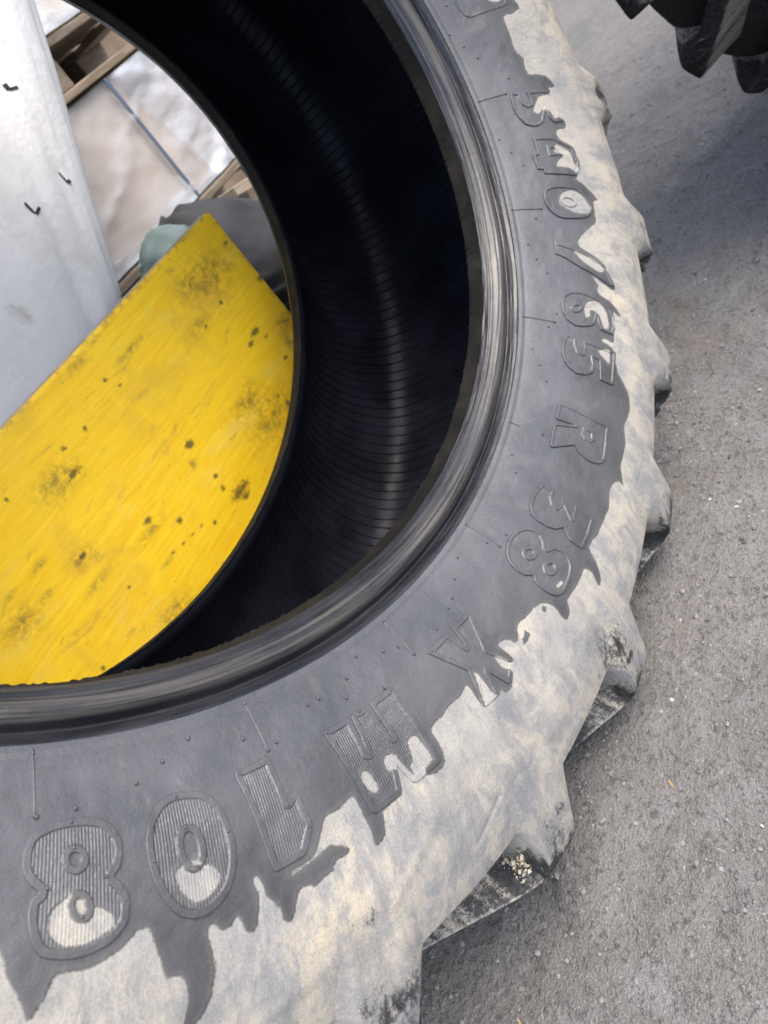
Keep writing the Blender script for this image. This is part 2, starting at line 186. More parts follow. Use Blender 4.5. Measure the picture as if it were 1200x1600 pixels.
TRACE = '''{"glyphs":{"8":{"o":[[-125.72,54.8],[-124.94,57.2],[-124.36,61.5],[-123.96,68.1],[-123.82,75.8],[-123.9,82.7],[-124.16,89.0],[-124.56,93.5],[-124.2,98.4],[-123.91,105.9],[-123.92,113.4],[-124.07,120.3],[-124.49,125.4],[-125.07,129.1],[-125.77,131.1],[-126.45,132.1],[-127.26,131.5],[-128.04,129.4],[-128.61,126.8],[-129.01,121.8],[-129.23,115.4],[-129.34,107.8],[-129.29,100.4],[-129.1,95.4],[-128.76,92.8],[-129.17,88.2],[-129.51,82.1],[-129.62,75.4],[-129.53,68.2],[-129.27,61.8],[-128.8,57.4],[-128.02,54.6],[-127.23,53.6],[-126.43,53.7]],"h":[[[[-125.93,80.1],[-125.99,82.7],[-126.12,84.8],[-126.31,86.3],[-126.52,87.0],[-126.76,86.9],[-126.98,86.0],[-127.18,84.3],[-127.33,82.1],[-127.42,79.5],[-127.44,76.8],[-127.39,74.2],[-127.26,72.0],[-127.08,70.4],[-126.85,69.6],[-126.61,69.7],[-126.37,70.6],[-126.17,72.3],[-126.02,74.7],[-125.94,77.3]],[[-126.34,79.1],[-126.37,80.3],[-126.43,81.3],[-126.51,82.0],[-126.61,82.3],[-126.72,82.3],[-126.83,81.9],[-126.92,81.1],[-126.98,80.0],[-127.02,78.8],[-127.03,77.6],[-127.01,76.4],[-126.95,75.3],[-126.86,74.6],[-126.76,74.2],[-126.65,74.3],[-126.55,74.7],[-126.45,75.5],[-126.39,76.6],[-126.35,77.8]]],[[[-125.86,106.3],[-125.88,109.1],[-125.96,111.5],[-126.11,113.4],[-126.3,114.4],[-126.52,114.6],[-126.75,113.8],[-126.96,112.3],[-127.14,110.1],[-127.27,107.5],[-127.33,104.6],[-127.32,101.8],[-127.24,99.4],[-127.09,97.5],[-126.9,96.3],[-126.67,96.1],[-126.43,96.8],[-126.21,98.4],[-126.04,100.6],[-125.91,103.4]],[[-126.35,105.4],[-126.35,106.8],[-126.38,108.0],[-126.43,108.9],[-126.51,109.4],[-126.59,109.5],[-126.67,109.2],[-126.75,108.5],[-126.82,107.4],[-126.87,106.2],[-126.89,104.8],[-126.89,103.5],[-126.86,102.3],[-126.81,101.4],[-126.74,100.8],[-126.66,100.7],[-126.57,101.0],[-126.49,101.7],[-126.42,102.8],[-126.37,104.0]]]],"big":true,"smooth":true},"0":{"o":[[-118.55,55.4],[-117.91,58.0],[-117.36,63.3],[-116.93,71.9],[-116.71,83.1],[-116.68,94.5],[-116.84,105.9],[-117.2,116.2],[-117.73,124.4],[-118.39,129.8],[-119.2,133.3],[-119.93,133.8],[-120.68,131.0],[-121.2,126.8],[-121.64,120.5],[-122.04,111.9],[-122.3,101.4],[-122.41,90.2],[-122.33,79.3],[-122.06,69.7],[-121.59,62.4],[-120.94,56.5],[-120.16,53.6],[-119.34,53.7]],"h":[[[[-119.28,76.6],[-118.87,80.2],[-118.66,86.9],[-118.65,94.5],[-118.87,101.1],[-119.27,105.3],[-119.77,106.1],[-120.18,103.1],[-120.43,97.6],[-120.5,89.1],[-120.34,81.3],[-119.91,76.7]],[[-119.46,80.9],[-119.17,84.6],[-119.11,91.8],[-119.21,97.8],[-119.47,100.5],[-119.78,99.9],[-120.01,96.0],[-120.07,89.5],[-119.94,83.6],[-119.74,81.1]]]],"big":true,"smooth":true},"1":{"o":[[-114.94,53.9],[-114.74,53.1],[-112.23,52.3],[-112.04,54.2],[-111.99,56.5],[-112.04,76.3],[-112.09,88.4],[-111.23,84.0],[-111.02,87.7],[-111.06,101.2],[-111.04,112.1],[-111.47,117.6],[-112.15,126.5],[-112.4,127.5],[-114.42,128.2],[-114.63,127.2],[-114.71,123.7],[-114.82,89.6],[-115.01,56.7]],"h":[],"big":true,"smooth":false},"M":{"o":[[-106.85,56.2],[-106.58,55.2],[-104.45,55.8],[-104.21,57.4],[-104.17,60.5],[-104.43,88.9],[-103.85,57.3],[-103.66,55.9],[-102.26,56.4],[-102.14,58.5],[-101.66,90.6],[-101.66,57.4],[-101.46,56.0],[-99.02,56.2],[-98.79,58.2],[-98.81,60.9],[-99.02,127.4],[-99.14,132.2],[-101.89,131.5],[-102.19,129.4],[-102.75,110.2],[-103.38,129.3],[-103.6,130.6],[-106.15,130.5],[-106.35,128.2],[-106.36,124.9]],"h":[],"big":true,"smooth":false},"X":{"o":[[-93.49,56.2],[-93.13,54.9],[-90.59,55.0],[-90.39,56.7],[-89.9,77.4],[-89.45,56.2],[-89.21,55.6],[-86.78,57.9],[-86.56,61.0],[-88.34,95.2],[-86.96,120.5],[-87.03,125.0],[-88.6,133.2],[-89.16,132.1],[-89.95,109.9],[-90.42,131.5],[-90.71,131.2],[-92.49,128.4],[-92.68,125.3],[-91.54,94.1]],"h":[],"big":true,"smooth":false},"eight":{"o":[[-73.77,62.1],[-73.27,71.8],[-73.26,81.7],[-73.76,89.5],[-74.44,94.6],[-73.67,101.0],[-73.28,111.6],[-73.36,121.5],[-73.99,130.3],[-74.96,134.2],[-76.13,135.2],[-77.31,134.0],[-78.15,127.9],[-78.59,119.0],[-78.71,108.7],[-78.57,99.7],[-78.19,94.0],[-78.75,86.6],[-78.93,76.2],[-78.68,65.9],[-78.02,58.3],[-77.04,54.2],[-75.84,53.0],[-74.73,55.8]],"h":[[[[-75.47,87.8],[-75.74,88.5],[-76.05,88.4],[-76.35,87.5],[-76.63,85.9],[-76.85,83.8],[-76.99,81.3],[-77.05,78.7],[-77.0,76.2],[-76.86,74.1],[-76.64,72.6],[-76.36,71.9],[-76.05,71.9],[-75.75,72.8],[-75.47,74.4],[-75.25,76.6],[-75.11,79.1],[-75.07,81.8],[-75.12,84.2],[-75.26,86.3]],[[-75.8,83.5],[-75.92,83.8],[-76.05,83.7],[-76.19,83.2],[-76.32,82.4],[-76.42,81.4],[-76.5,80.2],[-76.53,78.9],[-76.51,77.8],[-76.46,76.8],[-76.37,76.2],[-76.25,75.9],[-76.11,75.9],[-75.97,76.4],[-75.84,77.2],[-75.74,78.3],[-75.67,79.5],[-75.64,80.7],[-75.65,81.9],[-75.71,82.9]]],[[[-75.43,115.6],[-75.7,116.4],[-76.0,116.4],[-76.3,115.5],[-76.58,114.0],[-76.8,111.8],[-76.94,109.3],[-77.0,106.6],[-76.95,104.1],[-76.81,102.0],[-76.59,100.4],[-76.32,99.6],[-76.01,99.6],[-75.7,100.4],[-75.43,101.9],[-75.21,104.1],[-75.07,106.7],[-75.02,109.4],[-75.07,111.9],[-75.21,114.1]],[[-75.64,111.8],[-75.77,112.2],[-75.91,112.2],[-76.05,111.7],[-76.17,111.0],[-76.28,110.0],[-76.34,108.8],[-76.37,107.5],[-76.35,106.4],[-76.29,105.4],[-76.19,104.6],[-76.07,104.3],[-75.93,104.3],[-75.79,104.7],[-75.66,105.5],[-75.56,106.5],[-75.49,107.7],[-75.46,108.9],[-75.48,110.1],[-75.54,111.1]]]],"big":false,"smooth":true},"three":{"o":[[-67.09,63.5],[-67.14,80.3],[-68.16,79.9],[-68.85,83.6],[-69.0,88.4],[-68.36,91.5],[-67.48,91.6],[-67.95,96.9],[-69.12,110.9],[-67.24,110.0],[-67.45,133.0],[-67.47,138.3],[-69.51,139.0],[-71.26,136.6],[-71.54,134.4],[-71.69,116.7],[-70.77,104.2],[-71.61,95.6],[-71.95,85.2],[-71.91,72.2],[-71.57,63.3],[-70.63,58.2],[-69.44,56.7],[-68.12,58.7]],"h":[],"big":false,"smooth":false},"R":{"o":[[-55.07,60.9],[-55.15,70.8],[-55.47,105.0],[-55.56,134.3],[-56.86,133.8],[-59.08,135.4],[-59.99,134.9],[-60.63,130.0],[-61.06,121.6],[-61.19,111.5],[-60.87,99.4],[-60.08,89.5],[-61.64,63.9],[-61.61,60.7],[-61.32,59.2],[-58.58,58.0],[-58.23,61.2],[-57.43,86.1],[-57.6,62.7],[-57.52,59.4],[-56.59,59.2]],"h":[[[[-57.23,96.9],[-57.12,109.6],[-58.25,115.2],[-58.85,110.4],[-58.79,100.9],[-58.23,95.7]],[[-57.49,101.5],[-57.56,108.8],[-58.28,110.4],[-58.45,105.3],[-58.1,101.4]]]],"big":false,"smooth":false},"six":{"o":[[-40.3,57.5],[-39.18,60.4],[-38.47,70.2],[-38.21,87.2],[-38.4,102.9],[-38.77,119.2],[-39.56,134.2],[-40.57,141.5],[-41.74,142.4],[-43.09,137.3],[-43.04,131.2],[-42.93,115.9],[-42.25,112.6],[-41.19,111.4],[-42.21,108.0],[-42.76,101.5],[-43.2,87.6],[-43.27,76.0],[-42.68,64.9],[-41.62,58.9]],"h":[[[[-40.56,88.3],[-40.78,87.7],[-41.0,86.3],[-41.19,84.3],[-41.33,81.8],[-41.42,79.1],[-41.44,76.4],[-41.39,74.1],[-41.27,72.2],[-41.1,71.1],[-40.89,70.8],[-40.67,71.3],[-40.45,72.6],[-40.27,74.6],[-40.13,77.1],[-40.04,79.8],[-40.03,82.5],[-40.08,85.0],[-40.19,86.8],[-40.36,88.0]],[[-40.65,83.7],[-40.76,83.4],[-40.86,82.7],[-40.95,81.8],[-41.02,80.6],[-41.06,79.2],[-41.07,78.0],[-41.04,76.8],[-40.99,75.9],[-40.91,75.4],[-40.81,75.3],[-40.7,75.5],[-40.6,76.2],[-40.51,77.1],[-40.44,78.3],[-40.4,79.6],[-40.4,80.9],[-40.42,82.1],[-40.47,83.0],[-40.55,83.5]]]],"big":false,"smooth":false},"five":{"o":[[-44.79,63.0],[-45.09,78.2],[-46.15,78.2],[-47.11,81.7],[-47.1,87.4],[-46.17,89.3],[-45.19,87.2],[-45.29,100.9],[-45.39,126.4],[-45.32,140.4],[-46.79,139.1],[-49.78,137.2],[-49.93,131.0],[-49.92,114.6],[-47.37,112.4],[-47.05,102.7],[-48.21,105.5],[-49.3,103.4],[-50.02,93.6],[-50.21,80.6],[-49.75,69.2],[-48.97,61.8],[-47.91,57.8],[-46.49,57.8]],"h":[],"big":false,"smooth":false},"slash":{"o":[[-30.8,56.7],[-31.45,62.2],[-32.6,102.0],[-33.83,133.0],[-36.39,147.5],[-36.43,138.7],[-34.77,93.0],[-33.42,65.8],[-33.05,56.6]],"h":[],"big":false,"smooth":false},"zero":{"o":[[-23.61,59.0],[-23.23,65.8],[-23.06,79.7],[-23.17,96.3],[-23.39,110.3],[-24.17,121.8],[-25.29,127.7],[-26.31,130.1],[-27.27,120.8],[-27.69,103.9],[-27.77,84.0],[-27.48,70.0],[-26.58,60.4],[-25.47,55.2],[-24.46,55.2]],"h":[[[[-25.73,103.8],[-25.93,101.6],[-26.08,98.3],[-26.15,94.3],[-26.14,90.1],[-26.04,86.0],[-25.87,82.4],[-25.64,79.6],[-25.39,77.9],[-25.12,77.5],[-24.88,78.3],[-24.69,80.4],[-24.56,83.5],[-24.5,87.3],[-24.53,91.5],[-24.63,95.7],[-24.79,99.5],[-25.0,102.4],[-25.24,104.2],[-25.49,104.7]],[[-25.59,98.7],[-25.69,97.5],[-25.77,95.6],[-25.8,93.2],[-25.78,90.7],[-25.72,88.1],[-25.62,85.8],[-25.49,84.1],[-25.34,82.9],[-25.19,82.6],[-25.06,83.0],[-24.95,84.2],[-24.88,86.0],[-24.86,88.3],[-24.88,90.9],[-24.94,93.5],[-25.04,95.8],[-25.17,97.6],[-25.31,98.8],[-25.45,99.2]]]],"big":false,"smooth":true},"four":{"o":[[-16.04,62.8],[-16.4,93.9],[-17.85,122.1],[-19.92,128.1],[-20.97,124.6],[-21.74,116.1],[-21.41,79.1],[-21.22,64.8],[-20.67,65.1],[-20.49,55.7],[-18.34,54.8],[-18.26,61.9]],"h":[[[[-17.38,79.3],[-18.9,78.9],[-18.95,101.9],[-17.53,93.9]],[[-17.86,84.0],[-18.64,83.3],[-18.65,95.5],[-17.93,91.6]]]],"big":false,"smooth":false},"fivex":{"o":[[-9.2,54.7],[-9.66,67.9],[-10.37,66.1],[-11.07,67.3],[-11.55,72.3],[-11.48,78.0],[-10.66,79.1],[-9.69,77.9],[-10.19,115.7],[-10.91,118.4],[-13.78,116.6],[-14.39,121.8],[-14.4,105.6],[-13.74,100.1],[-12.55,99.5],[-13.62,90.8],[-14.22,86.7],[-14.52,78.3],[-14.47,68.6],[-13.99,59.5],[-12.9,52.9],[-11.45,49.9],[-10.22,51.0]],"h":[],"big":false,"smooth":false},"plate":{"o":[[5.9,40.9],[4.95,37.9],[3.67,37.3],[2.48,40.7],[1.9,48.0],[1.37,104.1],[1.64,112.8],[3.38,110.9],[5.64,103.3],[6.76,74.7]],"h":[],"big":false,"smooth":false}},"edge":[[-131.09,111.5],[-130.63,120.3],[-130.46,126.3],[-130.26,132.3],[-129.85,141.0],[-129.55,146.6],[-129.39,152.6],[-129.21,156.2],[-129.02,155.8],[-128.68,151.2],[-128.42,147.8],[-128.17,141.4],[-127.93,137.4],[-127.54,137.8],[-126.39,139.1],[-125.5,137.8],[-124.63,134.4],[-123.97,130.3],[-123.54,127.7],[-123.2,127.5],[-122.95,129.3],[-122.76,137.3],[-122.51,148.2],[-122.3,159.0],[-121.51,161.5],[-121.25,167.2],[-121.25,176.4],[-121.55,188.7],[-121.54,196.2],[-121.1,195.7],[-120.82,191.6],[-120.24,186.1],[-119.78,177.1],[-119.51,166.9],[-119.51,156.4],[-119.61,147.2],[-119.53,140.8],[-119.11,141.6],[-119.0,144.1],[-118.65,147.1],[-118.22,146.6],[-117.71,142.4],[-117.52,145.8],[-117.37,153.7],[-116.93,155.9],[-116.52,151.7],[-116.2,142.9],[-116.05,135.1],[-116.2,130.2],[-116.12,125.2],[-115.87,124.7],[-115.71,129.2],[-115.62,138.3],[-115.59,140.4],[-115.22,145.6],[-114.94,152.2],[-114.98,157.2],[-114.75,161.0],[-114.41,162.0],[-114.09,158.6],[-113.54,149.2],[-113.14,146.0],[-112.44,149.0],[-112.19,150.4],[-111.52,148.7],[-110.74,147.5],[-110.35,143.1],[-109.49,143.3],[-109.09,141.8],[-109.25,137.8],[-109.77,134.3],[-110.38,130.3],[-110.87,131.5],[-111.55,132.5],[-112.33,133.9],[-113.48,135.2],[-113.51,133.2],[-112.39,132.7],[-111.65,131.0],[-111.32,128.1],[-110.69,120.8],[-110.07,112.3],[-109.4,111.4],[-108.61,112.1],[-107.27,108.7],[-107.14,114.3],[-107.11,125.1],[-107.04,138.1],[-107.11,147.1],[-107.05,151.1],[-106.55,150.7],[-106.06,147.7],[-105.77,141.1],[-105.61,134.5],[-105.36,132.3],[-103.53,131.7],[-103.38,128.1],[-102.92,112.6],[-103.49,110.6],[-103.58,103.6],[-103.29,99.6],[-102.72,99.6],[-102.32,104.1],[-102.15,116.0],[-101.77,125.2],[-101.7,117.9],[-101.3,116.5],[-100.95,107.8],[-100.77,101.5],[-100.17,100.0],[-99.77,102.8],[-99.67,109.3],[-99.6,125.6],[-100.64,127.2],[-100.8,132.8],[-100.02,136.8],[-99.12,137.4],[-98.67,134.6],[-98.43,126.2],[-98.32,116.6],[-98.27,109.1],[-98.04,105.5],[-97.45,104.6],[-96.47,105.3],[-95.52,102.9],[-93.77,104.2],[-92.72,101.7],[-92.6,108.1],[-92.65,118.1],[-92.65,127.0],[-92.52,126.7],[-92.08,115.6],[-91.34,100.5],[-91.05,100.7],[-90.98,108.4],[-91.01,126.0],[-90.67,130.8],[-90.21,129.6],[-89.96,134.3],[-89.4,137.4],[-88.85,136.4],[-88.1,130.9],[-88.01,125.2],[-88.48,117.3],[-88.3,105.7],[-87.82,112.1],[-87.4,122.1],[-86.96,120.5],[-86.89,116.2],[-87.15,101.5],[-86.17,103.4],[-85.8,108.0],[-85.47,115.0],[-84.9,113.7],[-83.9,106.0],[-82.72,109.3],[-81.09,112.1],[-80.85,113.2],[-79.99,117.5],[-79.45,125.6],[-79.32,134.8],[-79.48,144.5],[-79.31,151.6],[-78.68,152.9],[-78.01,147.8],[-77.51,142.1],[-76.05,145.3],[-74.41,147.2],[-73.48,147.0],[-73.0,151.0],[-72.86,159.8],[-73.25,167.7],[-73.41,175.8],[-72.84,175.7],[-71.93,167.8],[-71.37,156.3],[-70.59,143.5],[-68.86,149.1],[-67.18,152.0],[-65.16,156.3],[-63.88,153.4],[-62.63,151.5],[-61.57,157.4],[-61.1,165.2],[-61.23,173.2],[-60.58,169.5],[-59.32,163.2],[-57.9,164.5],[-55.96,166.8],[-54.38,160.8],[-53.05,165.9],[-51.74,170.6],[-50.1,168.6],[-49.14,161.5],[-47.99,148.2],[-47.87,146.4],[-46.6,140.2],[-45.16,138.4],[-44.66,130.5],[-44.39,119.1],[-43.97,120.1],[-43.93,126.9],[-44.16,136.7],[-43.18,139.3],[-40.17,139.8],[-39.9,144.4],[-40.2,155.1],[-39.56,151.4],[-38.57,137.5],[-38.06,120.1],[-37.38,115.2],[-36.71,118.0],[-35.86,109.7],[-35.74,111.7],[-36.16,122.7],[-36.75,138.2],[-36.75,148.0],[-35.92,148.4],[-35.03,141.3],[-34.42,133.9],[-33.67,133.3],[-32.72,117.0],[-32.12,102.9],[-31.37,92.9],[-30.49,97.4],[-29.02,115.3],[-27.9,132.5],[-26.74,133.6],[-25.1,136.6],[-24.89,146.1],[-24.24,143.3],[-23.62,135.2],[-22.87,126.3],[-22.21,114.4],[-21.74,118.4],[-21.27,116.2],[-20.62,106.2],[-20.36,86.6],[-19.61,92.1],[-18.95,101.9],[-18.54,93.0],[-18.03,89.1],[-17.36,94.6],[-17.53,101.4],[-18.65,117.0],[-19.7,117.5],[-20.91,124.0],[-20.62,126.8],[-19.23,127.7],[-17.97,126.5],[-17.37,117.6],[-16.61,105.1],[-15.66,103.8],[-15.25,111.2],[-15.31,122.3],[-14.64,126.5],[-14.06,124.4],[-13.83,116.3],[-13.82,108.3],[-12.85,105.0],[-12.76,97.7],[-12.44,91.6],[-12.93,85.0],[-12.57,77.8],[-12.0,79.6],[-11.31,87.9],[-10.81,93.4],[-10.61,103.7],[-10.62,113.3],[-10.25,120.5],[-9.77,118.9],[-9.79,132.0],[-8.98,129.9],[-8.21,122.3],[-7.75,106.5],[-7.47,93.4],[-5.98,93.6],[-5.34,96.1],[-4.09,88.2],[-2.42,91.4],[0.27,94.8],[0.2,109.6],[0.52,128.5],[1.26,129.0],[2.03,124.2]],"holes":[[[-127.07,97.5],[-127.55,100.3],[-128.1,103.7],[-128.33,108.6],[-128.3,114.7],[-127.97,120.7],[-127.39,124.5],[-126.65,125.8],[-125.73,123.9],[-125.09,121.9],[-124.82,117.9],[-124.95,113.6],[-125.47,109.2],[-125.82,107.8],[-125.97,112.2],[-126.38,114.6],[-126.91,112.8],[-127.2,108.2],[-127.31,102.5]],[[-126.35,105.4],[-126.36,107.3],[-126.43,108.7],[-126.53,109.5],[-126.65,109.3],[-126.76,108.4],[-126.85,106.7],[-126.89,104.8],[-126.88,102.9],[-126.82,101.5],[-126.72,100.7],[-126.59,100.9],[-126.48,101.8],[-126.39,103.5]],[[-120.84,102.2],[-120.37,99.8],[-120.24,103.4],[-119.78,106.5],[-119.35,106.6],[-118.91,104.1],[-118.42,108.6],[-118.18,114.2],[-118.47,119.2],[-119.09,122.8],[-119.85,124.3],[-120.31,122.0],[-120.78,114.4],[-120.99,106.7]],[[-119.86,98.6],[-119.41,100.0],[-119.37,102.9],[-119.78,101.9]],[[-105.8,99.2],[-105.33,99.1],[-105.08,103.5],[-105.01,113.0],[-105.19,116.9],[-105.59,116.0],[-105.87,109.9],[-105.96,103.8]],[[-77.22,122.7],[-76.47,125.2],[-76.43,128.4],[-77.19,125.8]],[[-32.43,84.3],[-32.81,97.9],[-33.35,115.7],[-34.18,130.2],[-34.85,126.9],[-34.63,113.5],[-33.77,96.3]],[[-46.0,111.4],[-45.57,120.7],[-45.6,129.3],[-46.97,129.2],[-47.22,126.3],[-46.51,115.1]],[[-41.48,91.7],[-40.37,91.5],[-39.52,98.3],[-39.09,111.3],[-39.54,122.3],[-40.47,128.2],[-42.25,129.7],[-42.55,121.8],[-41.37,116.8],[-40.83,113.5],[-40.53,106.4],[-40.69,99.1],[-41.31,99.6],[-41.65,95.0]],[[-24.47,80.6],[-24.0,86.7],[-23.76,103.2],[-24.26,115.2],[-25.21,123.1],[-26.12,125.0],[-26.79,121.4],[-27.0,108.6],[-26.77,94.7],[-26.18,83.7],[-25.56,75.8]],[[3.02,85.2],[2.54,89.0],[2.18,98.8],[2.42,103.2]]],"spots":[[[-83.74,115.1],[-83.57,122.5],[-84.4,124.5],[-85.12,123.0],[-84.78,118.6],[-84.21,117.4]],[[-80.16,117.9],[-80.01,123.7],[-80.62,125.5],[-80.67,121.0]]],"pips":[[-128.65,0.0],[-128.74,48.9],[-126.32,47.3],[-122.09,39.3],[-119.82,28.8],[-117.34,16.9],[-113.22,32.5],[-110.81,45.1],[-106.62,30.0],[-105.4,29.9],[-101.87,27.8],[-117.37,17.8],[-99.45,53.7],[-87.93,41.2],[-86.59,38.1],[-90.71,46.8],[-95.41,33.3],[-99.56,16.7],[-96.96,27.8],[-103.15,41.6],[-65.04,19.8],[-67.31,30.6],[-78.04,35.0],[-75.73,48.7],[-81.99,17.9],[-84.57,28.6],[-44.22,40.0],[-48.12,19.5],[-50.41,30.7],[-52.59,41.2],[-42.02,51.7],[-86.8,38.3],[-15.18,15.0],[-17.43,26.0],[-19.61,38.0],[-27.7,36.9],[-31.59,19.7],[-33.92,28.7],[-35.99,41.4],[-3.26,30.6],[-1.1,19.4],[1.29,9.1],[4.81,24.6],[-7.32,60.9]],"vents":[[[-128.65,0.0],[-128.74,48.9]],[[-110.87,0.0],[-110.76,45.7]],[[-93.18,0.0],[-93.1,46.8]],[[-75.92,0.0],[-75.73,48.7]],[[-58.75,4.7],[-58.55,18.6]],[[-25.35,0.3],[-25.64,51.3]],[[-8.96,0.0],[-9.41,44.6]]],"rpips":[[-126.72,55.6],[-126.71,71.5],[-125.02,92.5],[-128.33,91.5],[-126.55,111.4],[-119.72,56.3],[-116.95,90.0],[-122.08,91.7],[-119.68,77.7],[-119.52,103.6],[-114.64,56.1],[-112.18,90.8],[-111.29,111.5],[-106.6,57.9],[-102.93,57.4],[-99.11,58.9],[-104.34,89.5],[-93.08,57.5],[-86.85,60.5]],"smudge":[[-102.59,131.2,2.99,22.4,0.9,1],[-86.09,113.9,3.3,35.8,0.7,1],[-111.75,178.9,3.06,21.6,0.8,1],[-124.99,159.6,2.64,10.9,0.6,1],[-108.66,150.4,3.21,21.9,0.8,1],[-38.26,145.6,6.22,25.0,0.8,1],[-71.68,159.7,3.16,18.5,0.6,1],[-90.64,154.0,2.54,26.5,0.9,2],[-100.36,165.9,3.69,33.1,0.5,2],[-110.55,216.8,2.81,29.8,0.7,2],[-108.88,272.3,2.87,29.1,0.9,2],[-93.24,221.3,2.91,37.7,0.8,2],[-120.98,176.8,2.85,18.0,0.5,2],[-100.79,205.3,2.84,29.2,0.5,2],[-78.02,200.9,2.41,36.6,0.8,2],[-111.82,108.2,2.24,20.2,0.6,2],[-94.96,97.3,1.96,18.0,0.7,2],[-76.44,235.4,2.66,36.9,0.75,0],[-110.33,257.4,2.3,22.1,0.45,0],[-92.03,272.3,1.67,24.9,0.55,0],[-109.31,193.3,1.27,9.8,0.5,0],[-108.32,272.3,1.19,5.0,0.6,0],[-107.29,272.2,1.03,25.0,0.75,0],[-108.94,272.3,2.11,19.4,0.8,0],[-90.4,272.3,1.04,5.0,0.8,0],[-75.61,272.3,1.45,5.0,0.9,0],[-58.54,272.3,2.02,5.0,0.8,0],[-10.51,272.3,2.8,40.6,0.8,0],[-26.4,272.3,2.07,5.0,0.8,0],[-43.1,272.3,1.97,5.0,0.8,0]]}'''

# ------------------------------------------------------------------ tyre materials
def rubber_material(dark=0.0):
    """sidewall / letters / lugs: washed dark rubber where 'wet' > 0, caked dust elsewhere"""
    N = NT('dusty_rubber' if not dark else 'black_rubber'); uv = N.coord('UV'); ob = N.coord('Object')
    wet = N.attr('wet'); scuff = N.math('ADD', N.attr('scuff'), dark); clay = N.attr('clay')
    fine = N.noise(ob, 620, 3, .7); med = N.noise(ob, 190, 3, .65)
    jag = N.math('SUBTRACT', med, .5); jag2 = N.math('SUBTRACT', fine, .5)
    e = N.math('ADD', N.math('ADD', wet, N.math('MULTIPLY', jag, 2.6)), N.math('MULTIPLY', jag2, 1.8))
    clean = N.ramp(e, -.9, 1.0)
    # dust: beige film, cream clay patches, grey smears, dark rubber showing through
    st = N.coord('UV', (1.0, .30, 1)); big = N.noise(uv, 10, 3, .55, .5); streak = N.noise(st, 75, 3, .65, .4); patch = N.noise(N.coord('UV', (1.0, .55, 1)), 42, 4, .72, .4)
    dust = N.mix(N.ramp(big, .36, .64), (.258, .256, .246), (.335, .318, .278))
    dust = N.mix(N.math('MULTIPLY', N.ramp(patch, .47, .66), .60), dust, (.165, .172, .186))
    flm = N.attr('film')
    dust = N.mix(N.math('MULTIPLY', clay, N.math('MULTIPLY', N.ramp(patch, .54, .40), .85)), dust, (.46, .405, .31))
    dust = N.mix(N.math('MULTIPLY', flm, N.ramp(N.math('ADD', N.math('MULTIPLY', streak, .6), N.math('MULTIPLY', med, .4)), .28, .56)), dust, (.140, .146, .160))
    dust = N.mix(N.math('MULTIPLY', N.ramp(streak, .50, .72), .22), dust, (.17, .17, .17))
    dust = N.mix(N.math('MULTIPLY', N.ramp(fine, .50, .66), .34), dust, (.11, .11, .112))
    dust = N.mix(N.math('MULTIPLY', N.ramp(fine, .46, .34), .15), dust, (.48, .455, .40))
    sc = N.math('ADD', scuff, N.math('MULTIPLY', N.math('SUBTRACT', streak, .5), 1.5))
    sc = N.math('ADD', sc, N.math('MULTIPLY', N.math('SUBTRACT', med, .5), .9))
    sc = N.math('ADD', sc, N.math('MULTIPLY', N.math('SUBTRACT', fine, .5), .8))
    bare = N.ramp(sc, .40, .80)
    dust = N.mix(N.math('MULTIPLY', bare, .96), dust, N.mix(N.ramp(med, .4, .7), (.012, .0125, .015), (.045, .046, .050)))
    rub = N.mix(N.ramp(big, .3, .7), (.044, .046, .051), (.074, .076, .082))
    rub = N.mix(N.math('MULTIPLY', N.ramp(fine, .58, .74), .30), rub, (.13, .13, .13))
    rim = N.math('MULTIPLY', N.ramp(e, 6, 0), .32)                       # thin film of dust left near the washed edge
    rub = N.mix(rim, rub, (.13, .122, .108))
    rub = N.mix(N.math('MULTIPLY', N.ramp(patch, .56, .72), .35), rub, (.115, .112, .106))
    col = N.mix(clean, dust, rub)
    inv = N.math('SUBTRACT', 1.0, clean)
    rr = N.math('ADD', N.math('MULTIPLY', inv, .88), N.math('MULTIPLY', clean, N.ramp(med, .3, .7, .27 if not dark else .6, .42 if not dark else .7)))
    rr = N.math('SUBTRACT', rr, N.math('MULTIPLY', N.math('MULTIPLY', bare, inv), .16 if not dark else .1))
    h = N.math('ADD', N.math('MULTIPLY', fine, .7), N.math('MULTIPLY', med, .7))
    hd = N.math('MULTIPLY', inv, N.math('ADD', N.math('MULTIPLY', streak, 2.2), N.math('MULTIPLY', patch, 2.0)))
    nb = N.bump(N.math('ADD', h, hd), .6, .0008)
    return N.set(col=col, rough=rr, normal=nb, spec=N.math('ADD', .25 if not dark else .12, N.math('MULTIPLY', clean, .45 if not dark else .05)))
